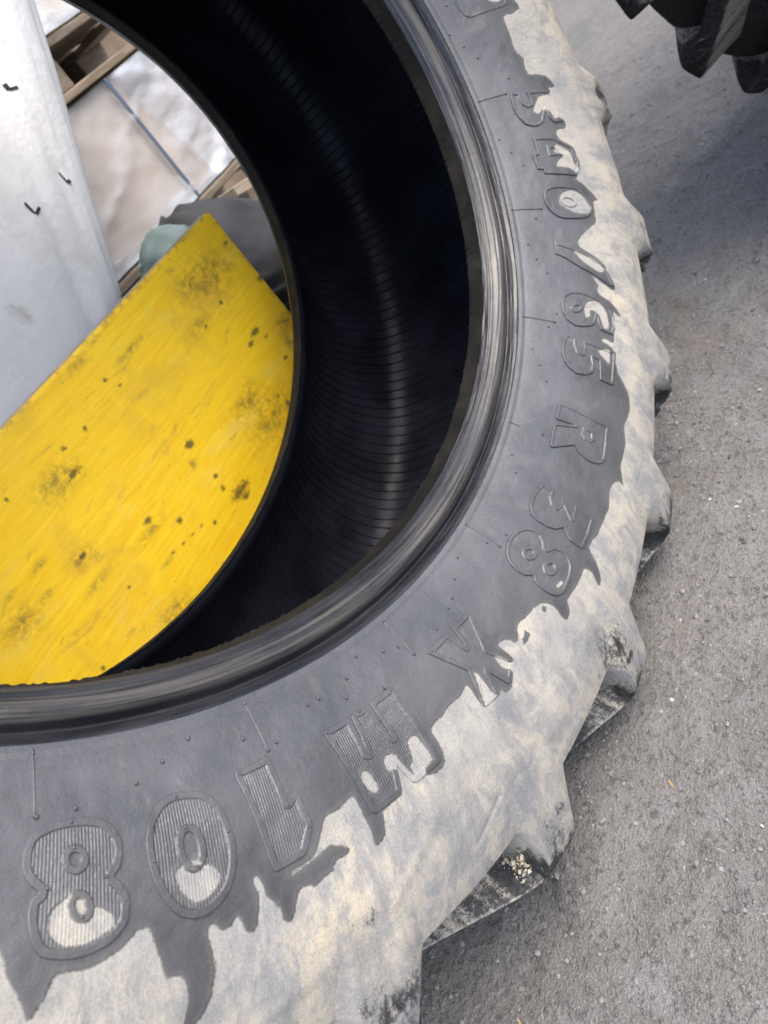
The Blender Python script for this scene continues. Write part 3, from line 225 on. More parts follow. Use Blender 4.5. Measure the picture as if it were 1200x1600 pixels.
def bead_material():
    N = NT('worn_bead_rubber'); uv = N.coord('UV', (1.2, 14, 1)); ob = N.coord('Object'); uvf = N.coord('UV')
    band = N.attr('band')
    streak = N.noise(N.coord('UV', (.35, 20, 1)), 18, 5, .6, .15); blot = N.noise(N.coord('UV', (.4, 2.2, 1)), 22, 3, .6, .5)
    rub = N.mix(N.ramp(blot, .35, .65), (.012, .013, .016), (.024, .025, .029))
    worn = N.math('MULTIPLY', band, N.ramp(streak, .40, .62))
    col = N.mix(N.math('MULTIPLY', worn, .7), rub, (.105, .094, .080))
    specks = N.ramp(N.voro(ob, 420, 'F1'), .12, .06)
    col = N.mix(N.math('MULTIPLY', specks, N.math('MULTIPLY', N.ramp(N.noise(uvf, 12, 3), .55, .65), .7)), col, (.42, .36, .25))
    h = N.math('ADD', N.math('MULTIPLY', streak, 1.0), N.math('MULTIPLY', N.noise(ob, 700, 4, .7), .6))
    return N.set(col=col, rough=N.ramp(blot, .3, .7, .22, .42), normal=N.bump(h, .3, .0008), spec=.45)
def toe_material():
    N = NT('fabric_toe_rubber'); uv = N.coord('UV'); ob = N.coord('Object')
    w = N.math('MULTIPLY', N.wave(uv, 260, .4, 1, 'X'), N.wave(uv, 260, .4, 1, 'Y'))
    col = N.mix(N.ramp(N.noise(uv, 16, 5, .65), .42, .68), (.004, .004, .0045), (.016, .0145, .012))
    return N.set(col=col, rough=.65, normal=N.bump(N.math('ADD', w, N.noise(ob, 500, 3)), .6, .0008), spec=.16)
def liner_material():
    N = NT('inner_liner_rubber'); ob = N.coord('Object')
    col = N.mix(N.ramp(N.noise(ob, 9, 5, .6), .35, .7), (.005, .0055, .009), (.012, .013, .019))
    specks = N.ramp(N.noise(ob, 520, 2, .5), .70, .76)
    col = N.mix(N.math('MULTIPLY', specks, .5), col, (.12, .12, .13))
    return N.set(col=col, rough=N.ramp(N.noise(ob, 30, 4), .3, .7, .30, .46), normal=N.bump(N.noise(ob, 300, 3, .6), .25, .0006), spec=.09)
RUB = rubber_material(); BEAD = bead_material(); TOE = toe_material(); LINER = liner_material()

# ------------------------------------------------------------------ tyre geometry (millimetre data in metres; z runs along the axle)
RT = .478
OV_N = (.0456, -.0048); OV_F = (.0556, .0796)          # how far the unmounted casing sags out of round, near and far bead
BW = .334                                              # distance between the bead toes
TYRE_R = np.array(((0.93815, 0.34622, 0.0), (-0.05331, 0.14445, -0.98808), (-0.34209, 0.92697, 0.15397)))
TYRE_C = np.array((0, 0, 0.83836))
BASE_T = TYRE_R.T @ (np.array((0.0, .02, 0.0)) - TYRE_C)  # ground point under the tyre, in tyre coordinates
def TP(tdeg, r, z):
    """casing coordinates (angle in degrees, radius, axial) -> local xyz"""
    tdeg, r, z = np.broadcast_arrays(np.asarray(tdeg, float), np.asarray(r, float), np.asarray(z, float))
    k = np.clip(-z / BW, 0, 1); c = OV_N[0] + (OV_F[0] - OV_N[0]) * k; s = OV_N[1] + (OV_F[1] - OV_N[1]) * k
    D = RT * np.hypot(c, s); ph = .5 * np.arctan2(s, c); t = np.radians(tdeg) - ph
    x = (r + D) * np.cos(t); y = (r - D) * np.sin(t)
    return np.stack([x * np.cos(ph) - y * np.sin(ph), x * np.sin(ph) + y * np.cos(ph), z], -1) - BASE_T
SW = catmull([(.518, .046), (.54, .060), (.58, .080), (.62, .0935), (.66, .1005), (.70, .1015), (.74, .094), (.775, .080)], 24)
SL = np.concatenate([[0], np.cumsum(np.hypot(*np.diff(SW, axis=0).T))]) * 1000
SNR = np.stack([-np.gradient(SW[:, 1]), np.gradient(SW[:, 0])], 1); SNR /= np.linalg.norm(SNR, axis=1)[:, None]
def sw_at(smm, h=0.0):
    """sidewall point (r, z) at meridional distance smm (mm), raised h metres along the normal"""
    r = np.interp(smm, SL, SW[:, 0]); z = np.interp(smm, SL, SW[:, 1]); nr = np.interp(smm, SL, SNR[:, 0]); nz = np.interp(smm, SL, SNR[:, 1])
    return r + nr * h, z + nz * h
TR = json.loads(TRACE)
EDGE = np.array(TR['edge']); KT = np.pi / 180 * 640.0        # mm of arc per degree
HOLES = [catmull(np.array(h) * (KT, 1), 3, True) for h in TR['holes']]
SPOTS = [np.array(h) * (KT, 1) for h in TR['spots']]
e3 = catmull(EDGE, 2)
POLY = np.vstack([e3, [(EDGE[-1, 0] + .3, 120), (8, 118), (14, 135), (14, -60), (-145, -60), (-145, 100), (-138, 128), (-134, 98)]]) * (KT, 1)
def wetness(tdeg, smm):
    tdeg = np.asarray(tdeg, float).ravel(); smm = np.asarray(smm, float).ravel()
    tt = (tdeg + 180) % 360 - 180
    d = 122 + 45 * (vnoise(tdeg / 3.1 + 500, tdeg * 0, 3) - .4) + 18 * (vnoise(tdeg / .9 + 500, tdeg * 0, 4) - .5) - smm
    m = (tt > -144) & (tt < 13)
    near = m & (smm > 55) & (smm < 212)
    p = np.stack([tt * KT, smm], 1)
    if near.any():
        q = p[near]; v = sdf(q, POLY)
        for h in HOLES:
            lo = h.min(0) - 15; hi = h.max(0) + 15; k = ((q > lo) & (q < hi)).all(1)
            if k.any(): v[k] = np.minimum(v[k], -sdf(q[k], h))
        for h in SPOTS:
            lo = h.min(0) - 15; hi = h.max(0) + 15; k = ((q > lo) & (q < hi)).all(1)
            if k.any(): v[k] = np.maximum(v[k], sdf(q[k], h))
        d[near] = v
    d[m & (smm <= 55)] = 20; d[m & (smm >= 212)] = -20
    return np.clip(d, -20, 20)

tyre = empty('tractor_tyre', tuple(TYRE_R @ BASE_T + TYRE_C))
tyre.rotation_euler = Matrix(TYRE_R.tolist()).to_euler()
tag(tyre, 'dusty used tractor tyre with raised size lettering, standing upright, filling the foreground', 'tyre', 'used tractor tyres')

# sidewalls
fine_t = np.arange(-146, 24, .16); rest = np.arange(24, 214, 1.0)
TH = np.concatenate([fine_t, rest])
S_END = float(np.interp(.7525, SW[:, 0], SL)); S1 = np.append(np.arange(0, S_END - .6, 1.9), S_END)
def smudge(T, S, scuff, clay, film):
    for (a, s_, ra, rs, amt, kind) in TR['smudge']:
        g_ = np.exp(-(((T - a) / ra) ** 2 + ((S - s_) / rs) ** 2)).ravel() * amt
        if kind == 0: scuff = np.maximum(scuff, g_)
        elif kind == 1: clay = clay + g_
        else: film = np.maximum(film, g_)
    return scuff, clay, film
def sidewall(side):
    th = TH if side > 0 else np.arange(0, 360, 1.5); s = S1 if side > 0 else np.append(np.arange(0, S_END - 1, 8.0), S_END)
    T, S = np.meshgrid(th, s, indexing='ij')
    und = (fbm(T / 4.0 + 200, S / 40.0, 11, 3) - .5) * .0022 + (fbm(T / 1.2 + 200, S / 9.0, 17, 3) - .5) * .0007
    line = -.0008 * np.exp(-((S - 8.2) / .9) ** 2) + .0010 * sm(8.4, 6.8, S)       # moulded ring step above the bead
    und = und * sm(8, 40, S) + line
    if side > 0:                                                             # scar ridges and folds low on the dusty shoulder
        for (a0, s0, a1, s1, w, hh) in ((-107, 196, -101.5, 165, 5, .0008), (-99, 214, -95.5, 198, 2.2, -.0010), (-88, 206, -84.5, 176, 10, .0010), (-119, 215, -112, 204, 6, .0006)):
            dx = (a1 - a0) * KT; dy = s1 - s0; L2 = dx * dx + dy * dy
            t = np.clip(((T - a0) * KT * dx + (S - s0) * dy) / L2, 0, 1); d = np.hypot((T - a0) * KT - t * dx, S - s0 - t * dy)
            und = und + hh * np.exp(-(d / w) ** 2)
    r, z = sw_at(S, und)
    if side < 0: z = -BW - z
    V = TP(T, r, z).reshape(-1, 3)
    F = grid_faces(len(th), len(s), True)
    if side < 0: F = F[:, ::-1]
    wet = wetness(T, S) if side > 0 else (125 + 40 * (vnoise(T / 3, T * 0, 5) - .5) - S).ravel()
    clay = .45 * sm(150, 190, S).ravel(); film = np.zeros(T.size)
    # grey rubbed patch shapes on the shoulder
    tip = (T + 12) % 16.364
    scuff = (.30 * sm(205, 262, S) + .18 * np.exp(-((tip - 4.0) / 3.0) ** 2) * sm(170, 225, S)).ravel()
    if side > 0: scuff, clay, film = smudge(T, S, scuff, clay, film)
    return mesh_np('sidewall', V, F, RUB, tyre, dict(film=film, wet=wet, clay=clay, scuff=scuff), np.stack([(T * KT / 1000).ravel(), (S / 1000).ravel()], 1))
SIDE = sidewall(1); sidewall(-1)

# beads (rounded seat band) and fabric toes
BP = catmull([(.4795, .0215), (.4815, .0255), (.4845, .0300), (.4885, .0352), (.4935, .0392), (.4985, .0405), (.5035, .0392), (.5070, .0362), (.5093, .0345), (.5112, .0352), (.5130, .0395), (.5145, .0428), (.5165, .0452), (.5182, .0461)], 5)
TOEP = catmull([(.4800, .0000), (.4782, -.0008), (.4772, .0010), (.4778, .006), (.4787, .013), (.4793, .019), (.4796, .0218)], 5)
def ring(name, prof, side, mat, jitter, band=None, parent=None):
    th = np.concatenate([np.arange(-146, 24, .2), np.arange(24, 214, 1.0)]) if side > 0 else np.arange(-150, 30, .5)
    if side < 0: th = np.concatenate([th, np.arange(30, 210, 2.0)])
    arc = np.concatenate([[0], np.cumsum(np.hypot(*np.diff(prof, axis=0).T))])
    T, A = np.meshgrid(th, arc, indexing='ij'); r = np.interp(A, arc, prof[:, 0]); z = np.interp(A, arc, prof[:, 1])
    j = jitter(T, A, arc[-1]); r = r + j[0]; z = z + j[1]
    if side < 0: z = -BW - z
    F = grid_faces(len(th), len(arc), True)
    if side < 0: F = F[:, ::-1]
    at = dict(band=band(T, A, arc[-1]).ravel()) if band else None
    return mesh_np(name, TP(T, r, z).reshape(-1, 3), F, mat, parent or tyre, at, np.stack([(T * np.pi / 180 * .49).ravel(), A.ravel()], 1))
def jb(T, A, L):
    n = (fbm(T / 5 + 300, A * 420, 21, 3) - .5) * .0010 + (fbm(T / 14 + 300, A * 60, 22, 2) - .5) * .0012 + (vnoise(T / .7 + 300, A * 200, 23) - .5) * .00018
    n = n + .0009 * np.exp(-((A - .13 * L) / .0007) ** 2) - .0007 * np.exp(-((A - .20 * L) / .0009) ** 2) + .0006 * np.exp(-((A - .60 * L) / .0008) ** 2)
    crack = -.0009 * np.exp(-((A - .36 * L - .0012 * np.sin(T / 7)) / .0007) ** 2)
    return (-(n + crack) * .6, (n + crack) * .8)
def bandf(T, A, L):
    return sm(.16, .30, A / L) * sm(.62, .48, A / L) * (.35 + .9 * fbm(T / 9 + 50, A * 0, 29, 3))
def jt(T, A, L):
    rag = sm(.75, .2, A / L) * (-.0 + .0011 * sm(.66, .85, vnoise(T / .35 + 300, T * 0, 31)) + .0006 * (vnoise(T / 2.6 + 300, T * 0, 33) - .3))
    return (-rag, -rag * .4)
for sd in (1, -1):
    b_ = ring('bead', BP, sd, BEAD, jb, bandf); ring('bead_toe', TOEP, sd, TOE, jt, None, b_)

# inner liner with its moulded vent ridges
LP = [(.4802, .0003), (.492, .006), (.515, .028), (.56, .057), (.62, .076), (.68, .080), (.725, .066), (.752, .030), (.762, -.03)]
LPROF = catmull(LP + [(.765, -BW / 2)] + [(r, -BW - z) for r, z in LP[::-1]], 6)
arcL = np.concatenate([[0], np.cumsum(np.hypot(*np.diff(LPROF, axis=0).T))])
th = np.arange(0, 360, 1.0); T, A = np.meshgrid(th, arcL, indexing='ij')
und = (fbm(T / 8, A * 12, 41, 3) - .5) * .004
mesh_np('inner_liner', TP(T, np.interp(A, arcL, LPROF[:, 0]) + und, np.interp(A, arcL, LPROF[:, 1])).reshape(-1, 3), grid_faces(360, len(arcL), True)[:, ::-1], LINER, tyre)
V = []; F = []
NR = 264; aa = np.linspace(.03, arcL[-1] - .03, 44)
pr = np.interp(aa, arcL, LPROF[:, 0]); pz = np.interp(aa, arcL, LPROF[:, 1])
tr_ = np.gradient(pr, aa); tz_ = np.gradient(pz, aa); nr_ = tz_; nz_ = -tr_            # points to the cavity
for k in range(NR):
    f = aa / arcL[-1]
    t0 = k * 360 / NR + 2.6 * np.sin(2 * np.pi * (f - .1)) + 3.2 * f + .25 * (vnoise(aa * 18 + k * 7.3, aa * 0, 43) - .5)
    und = (fbm(t0 % 360 / 8, aa * 12, 41, 3) - .5) * .004
    n0 = len(V)
    for dt, hh in ((-.13, -.0006), (-.04, .0014), (.04, .0014), (.13, -.0006)):
        V.append(TP(t0 + dt, pr + und + nr_ * hh, pz + nz_ * hh))
    b = k * 4 * len(aa)
    i = np.arange(3)[:, None]; j = np.arange(len(aa) - 1)[None]
    F.append((b + np.stack([i * len(aa) + j, (i + 1) * len(aa) + j, (i + 1) * len(aa) + j + 1, i * len(aa) + j + 1], -1)).reshape(-1, 4))
tag(mesh_np('liner_ridges', np.vstack(V), np.vstack(F), LINER, tyre), kind='stuff')

# tread base: from shoulder to shoulder
TB = [(.7515, float(np.interp(.7515, SW[:, 0], SW[:, 1])) - .0006), (.7555, .0845), (.760, .076), (.767, .056), (.772, .03), (.776, 0), (.779, -.08)]
TBP = catmull(TB + [(.780, -BW / 2)] + [(r, -BW - z) for r, z in TB[::-1]], 5)
arcT = np.concatenate([[0], np.cumsum(np.hypot(*np.diff(TBP, axis=0).T))])
th = np.arange(0, 360, .75); T, A = np.meshgrid(th, arcT, indexing='ij')
und = (fbm(T / 3, A * 30, 51, 3) - .5) * .003 * sm(0, .02, A)
mesh_np('tread_base', TP(T, np.interp(A, arcT, TBP[:, 0]) + und, np.interp(A, arcT, TBP[:, 1])).reshape(-1, 3), grid_faces(len(th), len(arcT), True), RUB, tyre,
        dict(wet=np.full(T.size, -20.), clay=np.full(T.size, .9), scuff=(.12 + 0 * T).ravel()), np.stack([(T * KT / 1000).ravel(), .27 + A.ravel()], 1))

# tread lugs: each one its own part
LB = catmull([(.700, .1010), (.722, .0973), (.742, .0925), (.7535, .0855), (.7595, .0735), (.767, .050), (.773, .0), (.776, -.06), (.778, -.12), (.779, -.195)], 5)   # casing line under the lug
LT = catmull([(.700, .1006), (.722, .1000), (.748, .0985), (.784, .0915), (.818, .0800), (.8285, .0705), (.8315, .056), (.8335, -.01), (.8345, -.10), (.835, -.195)], 5)   # lug crown line
aLT = np.concatenate([[0], np.cumsum(np.hypot(*np.diff(LT, axis=0).T))]); QN = len(LB)
def make_lug(tip, side, seed):
    q = np.linspace(0, 1, QN); zt = LT[:, 1]
    sweep = np.where(zt < .07, (zt - .07) * 84.0, 0.0)                  # degrees: the bar runs back at about 45 deg
    inn = sm(.06, -.02, zt)
    flL = (2.3 - .9 * sm(.085, .02, zt))                              # gentle flank (deg)
    flR = 1.5 + .5 * sm(.03, .09, zt)                                  # steep flank (deg)
    top = 3.7 - .3 * inn
    W = np.array([0, .10, .22, .36, .52, .70, .86, .95, 1.0]); 
    cols = []
    for w in W: cols.append((top + flL * (1 - w), sm(0, 1, w) if False else w ** .75 if w < .9 else w))
    offs = [(top + flL * (1 - w), k) for w, k in zip(W, (-.03, .06, .17, .32, .52, .74, .91, .978, 1.0))]
    offs += [(top * f, 1.0) for f in (.8, .6, .4, .2)]
    offs += [(-flR * w + .0 * top, k) for w, k in zip((0, .025, .07, .22, .42, .62, .82, 1.0), (1.0, .992, .945, .76, .50, .26, .07, -.04))]
    T = []; Rr = []; Z = []; K = []
    for o, k in offs:
        T.append(tip + sweep + o); Rr.append(LB[:, 0] + k * (LT[:, 0] - LB[:, 0])); Z.append(LB[:, 1] + k * (LT[:, 1] - LB[:, 1])); K.append(np.full(QN, k))
    T = np.array(T); Rr = np.array(Rr); Z = np.array(Z); K = np.array(K)
    # uneven wear and dents
    n = (fbm(T / 1.6 + seed * 9.1 + 400, Z * 40 + 20, 61, 3) - .5)
    Rr = Rr + n * .0022 * np.clip(K, 0, 1) * sm(.10, .06, Z); Z = Z + (fbm(T / 2.6 + 400, Rr * 30, 63, 2) - .5) * .0018 * np.clip(K, 0, 1) * sm(.02, .07, Z)
    A = np.broadcast_to(aLT, T.shape)
    corner = np.exp(-((Z - .070) / .020) ** 2) * sm(.3, .95, K)
    leading = np.zeros_like(K); leading[-8:] = np.array((.40, .55, .80, .85, .70, .40, .10, .0))[:, None]
    scuff = np.maximum(.95 * corner * (.35 + .9 * vnoise(T * .9 + 300, Z * 0 + seed, 64)), leading * sm(.095, .07, Z) * (.55 + .7 * vnoise(T * 0 + seed * 3.3, Z * 12 + 9, 65)))
    scuff = np.maximum(scuff, .5 * sm(.06, .04, Z) * sm(.9, 1.0, K))
    scuff = scuff.ravel(); clay = np.full(T.size, .55); film = (.35 * sm(.6, 1., K)).ravel()
    if side > 0: scuff, clay, film = smudge(T, np.interp(Rr, SW[:, 0], SL) + np.maximum(Rr - .775, 0) * 1000, scuff, clay, film)
    if side < 0: Z = -BW - Z
    Fq = grid_faces(T.shape[0], QN)
    if side < 0: Fq = Fq[:, ::-1]
    # the inner end of the bar
    nV = T.size; V = TP(T, Rr, Z).reshape(-1, 3)
    ends = [[i * QN + QN - 1, (i + 1) * QN + QN - 1, (T.shape[0] - 2 - i) * QN + QN - 1, (T.shape[0] - 1 - i) * QN + QN - 1] for i in range(T.shape[0] // 2 - 1)]
    Fq = np.vstack([Fq, np.array(ends)[:, ::-1] if side > 0 else np.array(ends)])
    mesh_np('lug', V, Fq[:, ::-1], RUB, tyre, dict(wet=np.full(nV, -20.), clay=clay, film=film, scuff=scuff),
            np.stack([(T * KT / 1000).ravel(), (.18 + A).ravel()], 1))
tips = [-12.0 + 16.364, -12.0, -28.0, -43.8, -59.7, -76.5, -93.5, -111.0]; tips += [-111.0 - (360 - 111.0 - 4.364) / 15 * k for k in range(1, 15)]
for i, t in enumerate(tips): make_lug(t, 1, i)
for i in range(22): make_lug(-20.2 - 16.364 * i, -1, 40 + i)

# raised letters and numerals
NAMES = {'8': 'numeral', '0': 'numeral', '1': 'numeral', 'M': 'letter', 'X': 'letter', 'R': 'letter', 'slash': 'slash', 'plate': 'name_plate'}
def make_glyph(key, g):
    big = g['big']; sc = np.array((KT, 1.0)); step = .38 if big else .5
    O_ = np.array(g['o']) * sc; O_ = catmull(O_, 5, True) if g['smooth'] else O_
    rimw = 5.0 if big else (3.6 if key != 'plate' else 2.2)
    lo = O_.min(0) - 3; hi = O_.max(0) + 3
    us = np.arange(lo[0], hi[0], step); vs = np.arange(lo[1], hi[1], step)
    U, Vv = np.meshgrid(us, vs, indexing='ij'); pts = np.stack([U.ravel(), Vv.ravel()], 1)
    d = sdf(pts, O_)
    if not g['smooth']:                                                 # round the corners a little
        d = np.where(d > -9, d, d)
    if big:
        per = 2.35; amp = .00034; ht = .0015; floor = .0001
    else:
        per = 1.9; amp = .00026; ht = .0019; floor = .0004
    if key == 'plate': amp = 0; ht = .0008; floor = .0003
    rib = amp * (1 - np.exp(-(((((pts[:, 0] + .10 * pts[:, 1]) / per) % 1.0) - .5) * per / .36) ** 2))
    inside = sm(rimw - .2, rimw + .25, d)
    h = ht * (1 - inside) + (floor + rib) * inside
    for ho, hi_ in g['h']:
        a = np.array(ho) * sc; b = np.array(hi_) * sc
        if len(a) > 8: a = catmull(a, 3, True)
        if len(b) > 8: b = catmull(b, 3, True)
        da = sdf(pts, a); db = sdf(pts, b)
        k = sm(-.25, .2, da); h = h * (1 - k) + ht * k
        k = sm(-.2, .25, db); h = h * (1 - k) + floor * .5 * k
    h = h * sm(-.42, .02, d) - .0009 * sm(-.3, -.9, d)
    h = h + (fbm(pts[:, 0] / 6 + 900, pts[:, 1] / 6, 71, 3) - .5) * .00025
    keep = d > -1.1
    nu, nv = U.shape; kk = keep.reshape(nu, nv)
    Fq = grid_faces(nu, nv); km = keep[Fq].all(1); Fq = Fq[km]
    used = np.unique(Fq); mp = np.full(nu * nv, -1); mp[used] = np.arange(len(used)); Fq = mp[Fq]
    pts = pts[used]; h = h[used]; td = pts[:, 0] / KT
    und = (fbm(td / 4.0 + 200, pts[:, 1] / 40.0, 11, 3) - .5) * .0022 + (fbm(td / 1.2 + 200, pts[:, 1] / 9.0, 17, 3) - .5) * .0007
    und = und * sm(8, 40, pts[:, 1])
    r, z = sw_at(pts[:, 1], h + und)
    o = mesh_np('raised_' + NAMES.get(key, 'numeral'), TP(td, r, z), Fq, RUB, SIDE,
                dict(wet=wetness(td, pts[:, 1]), clay=np.zeros(len(td)), scuff=np.zeros(len(td))), np.stack([pts[:, 0] / 1000, pts[:, 1] / 1000], 1))
    return o
for k, g in TR['glyphs'].items(): make_glyph(k, g)

# vent lines and pips
def vent(a, b):
    n = 26; t = np.linspace(a[0], b[0], n); s = np.linspace(max(a[1], 6.0), b[1], n)
    V = []
    for dt, hh in ((-.075, -.0003), (-.03, .0010), (.03, .0010), (.075, -.0003)):
        und = ((fbm(t / 4.0 + 200, s / 40.0, 11, 3) - .5) * .0022 + (fbm(t / 1.2 + 200, s / 9.0, 17, 3) - .5) * .0007) * sm(8, 40, s)
        r, z = sw_at(s, hh + und); V.append(TP(t + dt, r, z))
    mesh_np('vent_line', np.vstack(V), grid_faces(4, n), RUB, SIDE, dict(wet=np.full(4 * n, 20.)), np.stack([np.tile(t * KT / 1000, 4), np.tile(s / 1000, 4)], 1))
for k in range(-8, 14):
    t0 = -8.96 - 17.1 * k
    if t0 < 200: pass
    L = 48 if k not in (3,) else 19
    vent((t0, 0), (t0 - .2, L))
V = []; F = []
def pip(t, s, rad, lift=0.0):
    und = ((fbm(np.array(t / 4.0 + 200), np.array(s / 40.0), 11, 3) - .5) * .0022 + (fbm(np.array(t / 1.2 + 200), np.array(s / 9.0), 17, 3) - .5) * .0007) * sm(8, 40, np.array(s))
    und = und + lift; n0 = len(V); m = 8
    for ring_r, hh in ((1.15, -.0003), (1.0, rad * .5), (.6, rad * 1.1)):
        for a in range(m):
            an = 2 * math.pi * a / m; r, z = sw_at(s + ring_r * rad * 1000 * math.sin(an), hh + und)
            V.append(TP(t + ring_r * rad * 1000 * math.cos(an) / KT, r, z))
    r, z = sw_at(s, rad * 1.3 + und); V.append(TP(t, r, z))
    for q in range(2):
        for a in range(m): F.append([n0 + q * m + a, n0 + q * m + (a + 1) % m, n0 + (q + 1) * m + (a + 1) % m, n0 + (q + 1) * m + a])
    for a in range(m): F.append([n0 + 2 * m + a, n0 + 2 * m + (a + 1) % m, n0 + 3 * m])
for t, s in TR['rpips']: pip(t, s, .0012, .0013)
for t, s in TR['pips']: pip(t, max(s, 4), .0017 if t < -95 else .0013)
for k in range(-8, 14):
    t0 = -8.96 - 17.1 * k; pip(t0, 6, .0017); pip(t0 - .2, 48, .0017)
mesh_np('vent_pips', np.array(V), F, RUB, SIDE, dict(wet=np.full(len(V), 20.)), np.array([(0, 0)] * len(V)))['kind'] = 'stuff'

# dried mud crumbs stuck on the flank of the lowest lug
CRUMB = NT('dried_mud').set(col=(.34, .30, .235), rough=.95)
V = []; F = []; gq = np.random.default_rng(12)
for k in range(70):
    c = TP(-94.75 + gq.normal(0, .38), .797 + gq.normal(0, .006), .064 + gq.normal(0, .006)); s_ = .0009 + .0024 * gq.random() ** 2; n0 = len(V)
    for p_ in ((1, 0, 0), (-1, 0, 0), (0, 1, 0), (0, -1, 0), (0, 0, 1), (0, 0, -1)): V.append(c + np.array(p_) * s_ * (.7 + .6 * gq.random(3)))
    for f in ((0, 2, 4), (2, 1, 4), (1, 3, 4), (3, 0, 4), (2, 0, 5), (1, 2, 5), (3, 1, 5), (0, 3, 5)): F.append([n0 + q for q in f])
mesh_np('mud_crumbs', np.array(V), F, CRUMB, tyre, smooth=False)['kind'] = 'stuff'

# ------------------------------------------------------------------ ground
def asphalt_material():
    N = NT('worn_asphalt'); ob = N.coord('Object')
    big = N.noise(ob, 1.6, 2, .6, .3); mid = N.noise(ob, 14, 4, .65, .3); fine = N.noise(ob, 130, 3, .72); grit = N.noise(ob, 460, 2, .7)
    col = N.mix(N.ramp(big, .35, .68), (.128, .125, .121), (.172, .164, .152))
    col = N.mix(N.math('MULTIPLY', N.ramp(mid, .44, .66), .55), col, (.198, .197, .196))
    col = N.mix(N.math('MULTIPLY', N.ramp(fine, .50, .66), .72), col, (.062, .060, .057))
    col = N.mix(N.math('MULTIPLY', N.ramp(grit, .52, .68), .60), col, (.285, .283, .278))
    st = N.voro(ob, 95, 'F1')
    pick = N.ramp(N.noise(ob, 61, 2, .5), .62, .68)
    col = N.mix(N.math('MULTIPLY', N.math('MULTIPLY', N.ramp(st, .30, .22), pick), .65), col, (.34, .33, .33))
    brown = N.ramp(N.noise(ob, 4.2, 2, .6), .56, .72)
    col = N.mix(N.math('MULTIPLY', brown, .45), col, (.17, .145, .115))
    h = N.math('ADD', N.math('MULTIPLY', fine, 1.4), N.math('ADD', N.math('MULTIPLY', grit, .6), N.math('MULTIPLY', mid, 1.2)))
    return N.set(col=col, rough=.88, normal=N.bump(h, 1.0, .0045), spec=.3)
def stretch(core, far):
    k = np.geomspace(.02, far, 26); return np.concatenate([core[0] - k[::-1], core, core[-1] + k])
gx = stretch(np.arange(-.75, 1.9, .0062), 70); gy = stretch(np.arange(-.55, .30, .0062), 70)
X, Y = np.meshgrid(gx, gy, indexing='ij')
fade = np.exp(-np.maximum(np.abs(X - .55) - 1.35, 0) * 6) * np.exp(-np.maximum(np.abs(Y + .12) - .45, 0) * 6)
Zg = fade * ((fbm(X * 9 + 60, Y * 9 + 60, 81, 3) - .5) * .006 + (fbm(X * 45 + 60, Y * 45 + 60, 84, 3) - .5) * .0055) - .004
pit = sm(.68, .80, vnoise(X * 30 + 40, Y * 30 + 40, 88)) * fade; Zg -= pit * .003
tag(mesh_np('ground', np.stack([X, Y, Zg], -1).reshape(-1, 3), grid_faces(len(gx), len(gy)), asphalt_material()), kind='structure')

def stone_material(name, c0, c1):
    N = NT(name); ob = N.coord('Object'); col = N.mix(N.ramp(N.noise(ob, 60, 2, .5), .40, .60), c0, c1)
    return N.set(col=col, rough=.85, normal=N.bump(N.noise(ob, 900, 3), .4, .0006))
def pebbles(name, n, xr, yr, smin, smax, mat, flat=.6, length=1.0, seed=1, label=None, cat=None, power=2.2, xy=None):
    g = np.random.default_rng(seed)
    base = np.array([(1, 0, 0), (0, 1, 0), (-1, 0, 0), (0, -1, 0), (.7, .7, .6), (-.7, .7, .6), (-.7, -.7, .6), (.7, -.7, .6), (0, 0, 1), (0, 0, -1)], float)
    fac = [(0, 4, 3 + 4), (0, 1, 4), (1, 5, 4), (1, 2, 5), (2, 6, 5), (2, 3, 6), (3, 7, 6), (3, 0, 7), (4, 5, 8), (5, 6, 8), (6, 7, 8), (7, 4, 8), (1, 0, 9), (2, 1, 9), (3, 2, 9), (0, 3, 9)]
    V = np.empty((n, 10, 3)); s = smin + (smax - smin) * g.random(n) ** power
    px = xr[0] + (xr[1] - xr[0]) * g.random(n); py = yr[0] + (yr[1] - yr[0]) * g.random(n)
    if xy is not None: px, py = xy[:, 0], xy[:, 1]
    a = g.random(n) * 6.283; J = 1 + (g.random((n, 10, 3)) - .5) * .55
    b = base[None] * J * s[:, None, None] * np.array((length, 1, flat))
    ca, sa = np.cos(a)[:, None], np.sin(a)[:, None]
    V[..., 0] = b[..., 0] * ca - b[..., 1] * sa + px[:, None]; V[..., 1] = b[..., 0] * sa + b[..., 1] * ca + py[:, None]
    V[..., 2] = b[..., 2] + (s * flat * .35)[:, None] - .004
    F = (np.array(fac)[None] + (np.arange(n) * 10)[:, None, None]).reshape(-1, 3)
    return tag(mesh_np(name, V.reshape(-1, 3), F, mat, smooth=False), label, cat, kind='stuff')
GR = stone_material('grey_gravel', (.08, .08, .08), (.22, .215, .21)); PALE = stone_material('pale_chips', (.40, .385, .36), (.56, .54, .50)); BR = stone_material('brown_bits', (.20, .13, .07), (.38, .27, .15))
pebbles('gravel', 9000, (-.7, 2.6), (-.6, .45), .0006, .0034, GR, .6, 1.2, 1, 'fine grey grit scattered over the asphalt', 'gravel', 3.2)
pebbles('pale_chips', 150, (-.7, 2.6), (-.6, .45), .0007, .0026, PALE, .35, 1.8, 2, 'small whitish chips lying on the asphalt', 'chips', 2.5)
pebbles('straw_bits', 40, (-.6, 2.4), (-.6, .4), .0010, .0028, BR, .5, 4.5, 3, 'thin brown bits of straw lying on the asphalt', 'straw')
gg = np.random.default_rng(5); tt = gg.uniform(-.35, .55, 420)
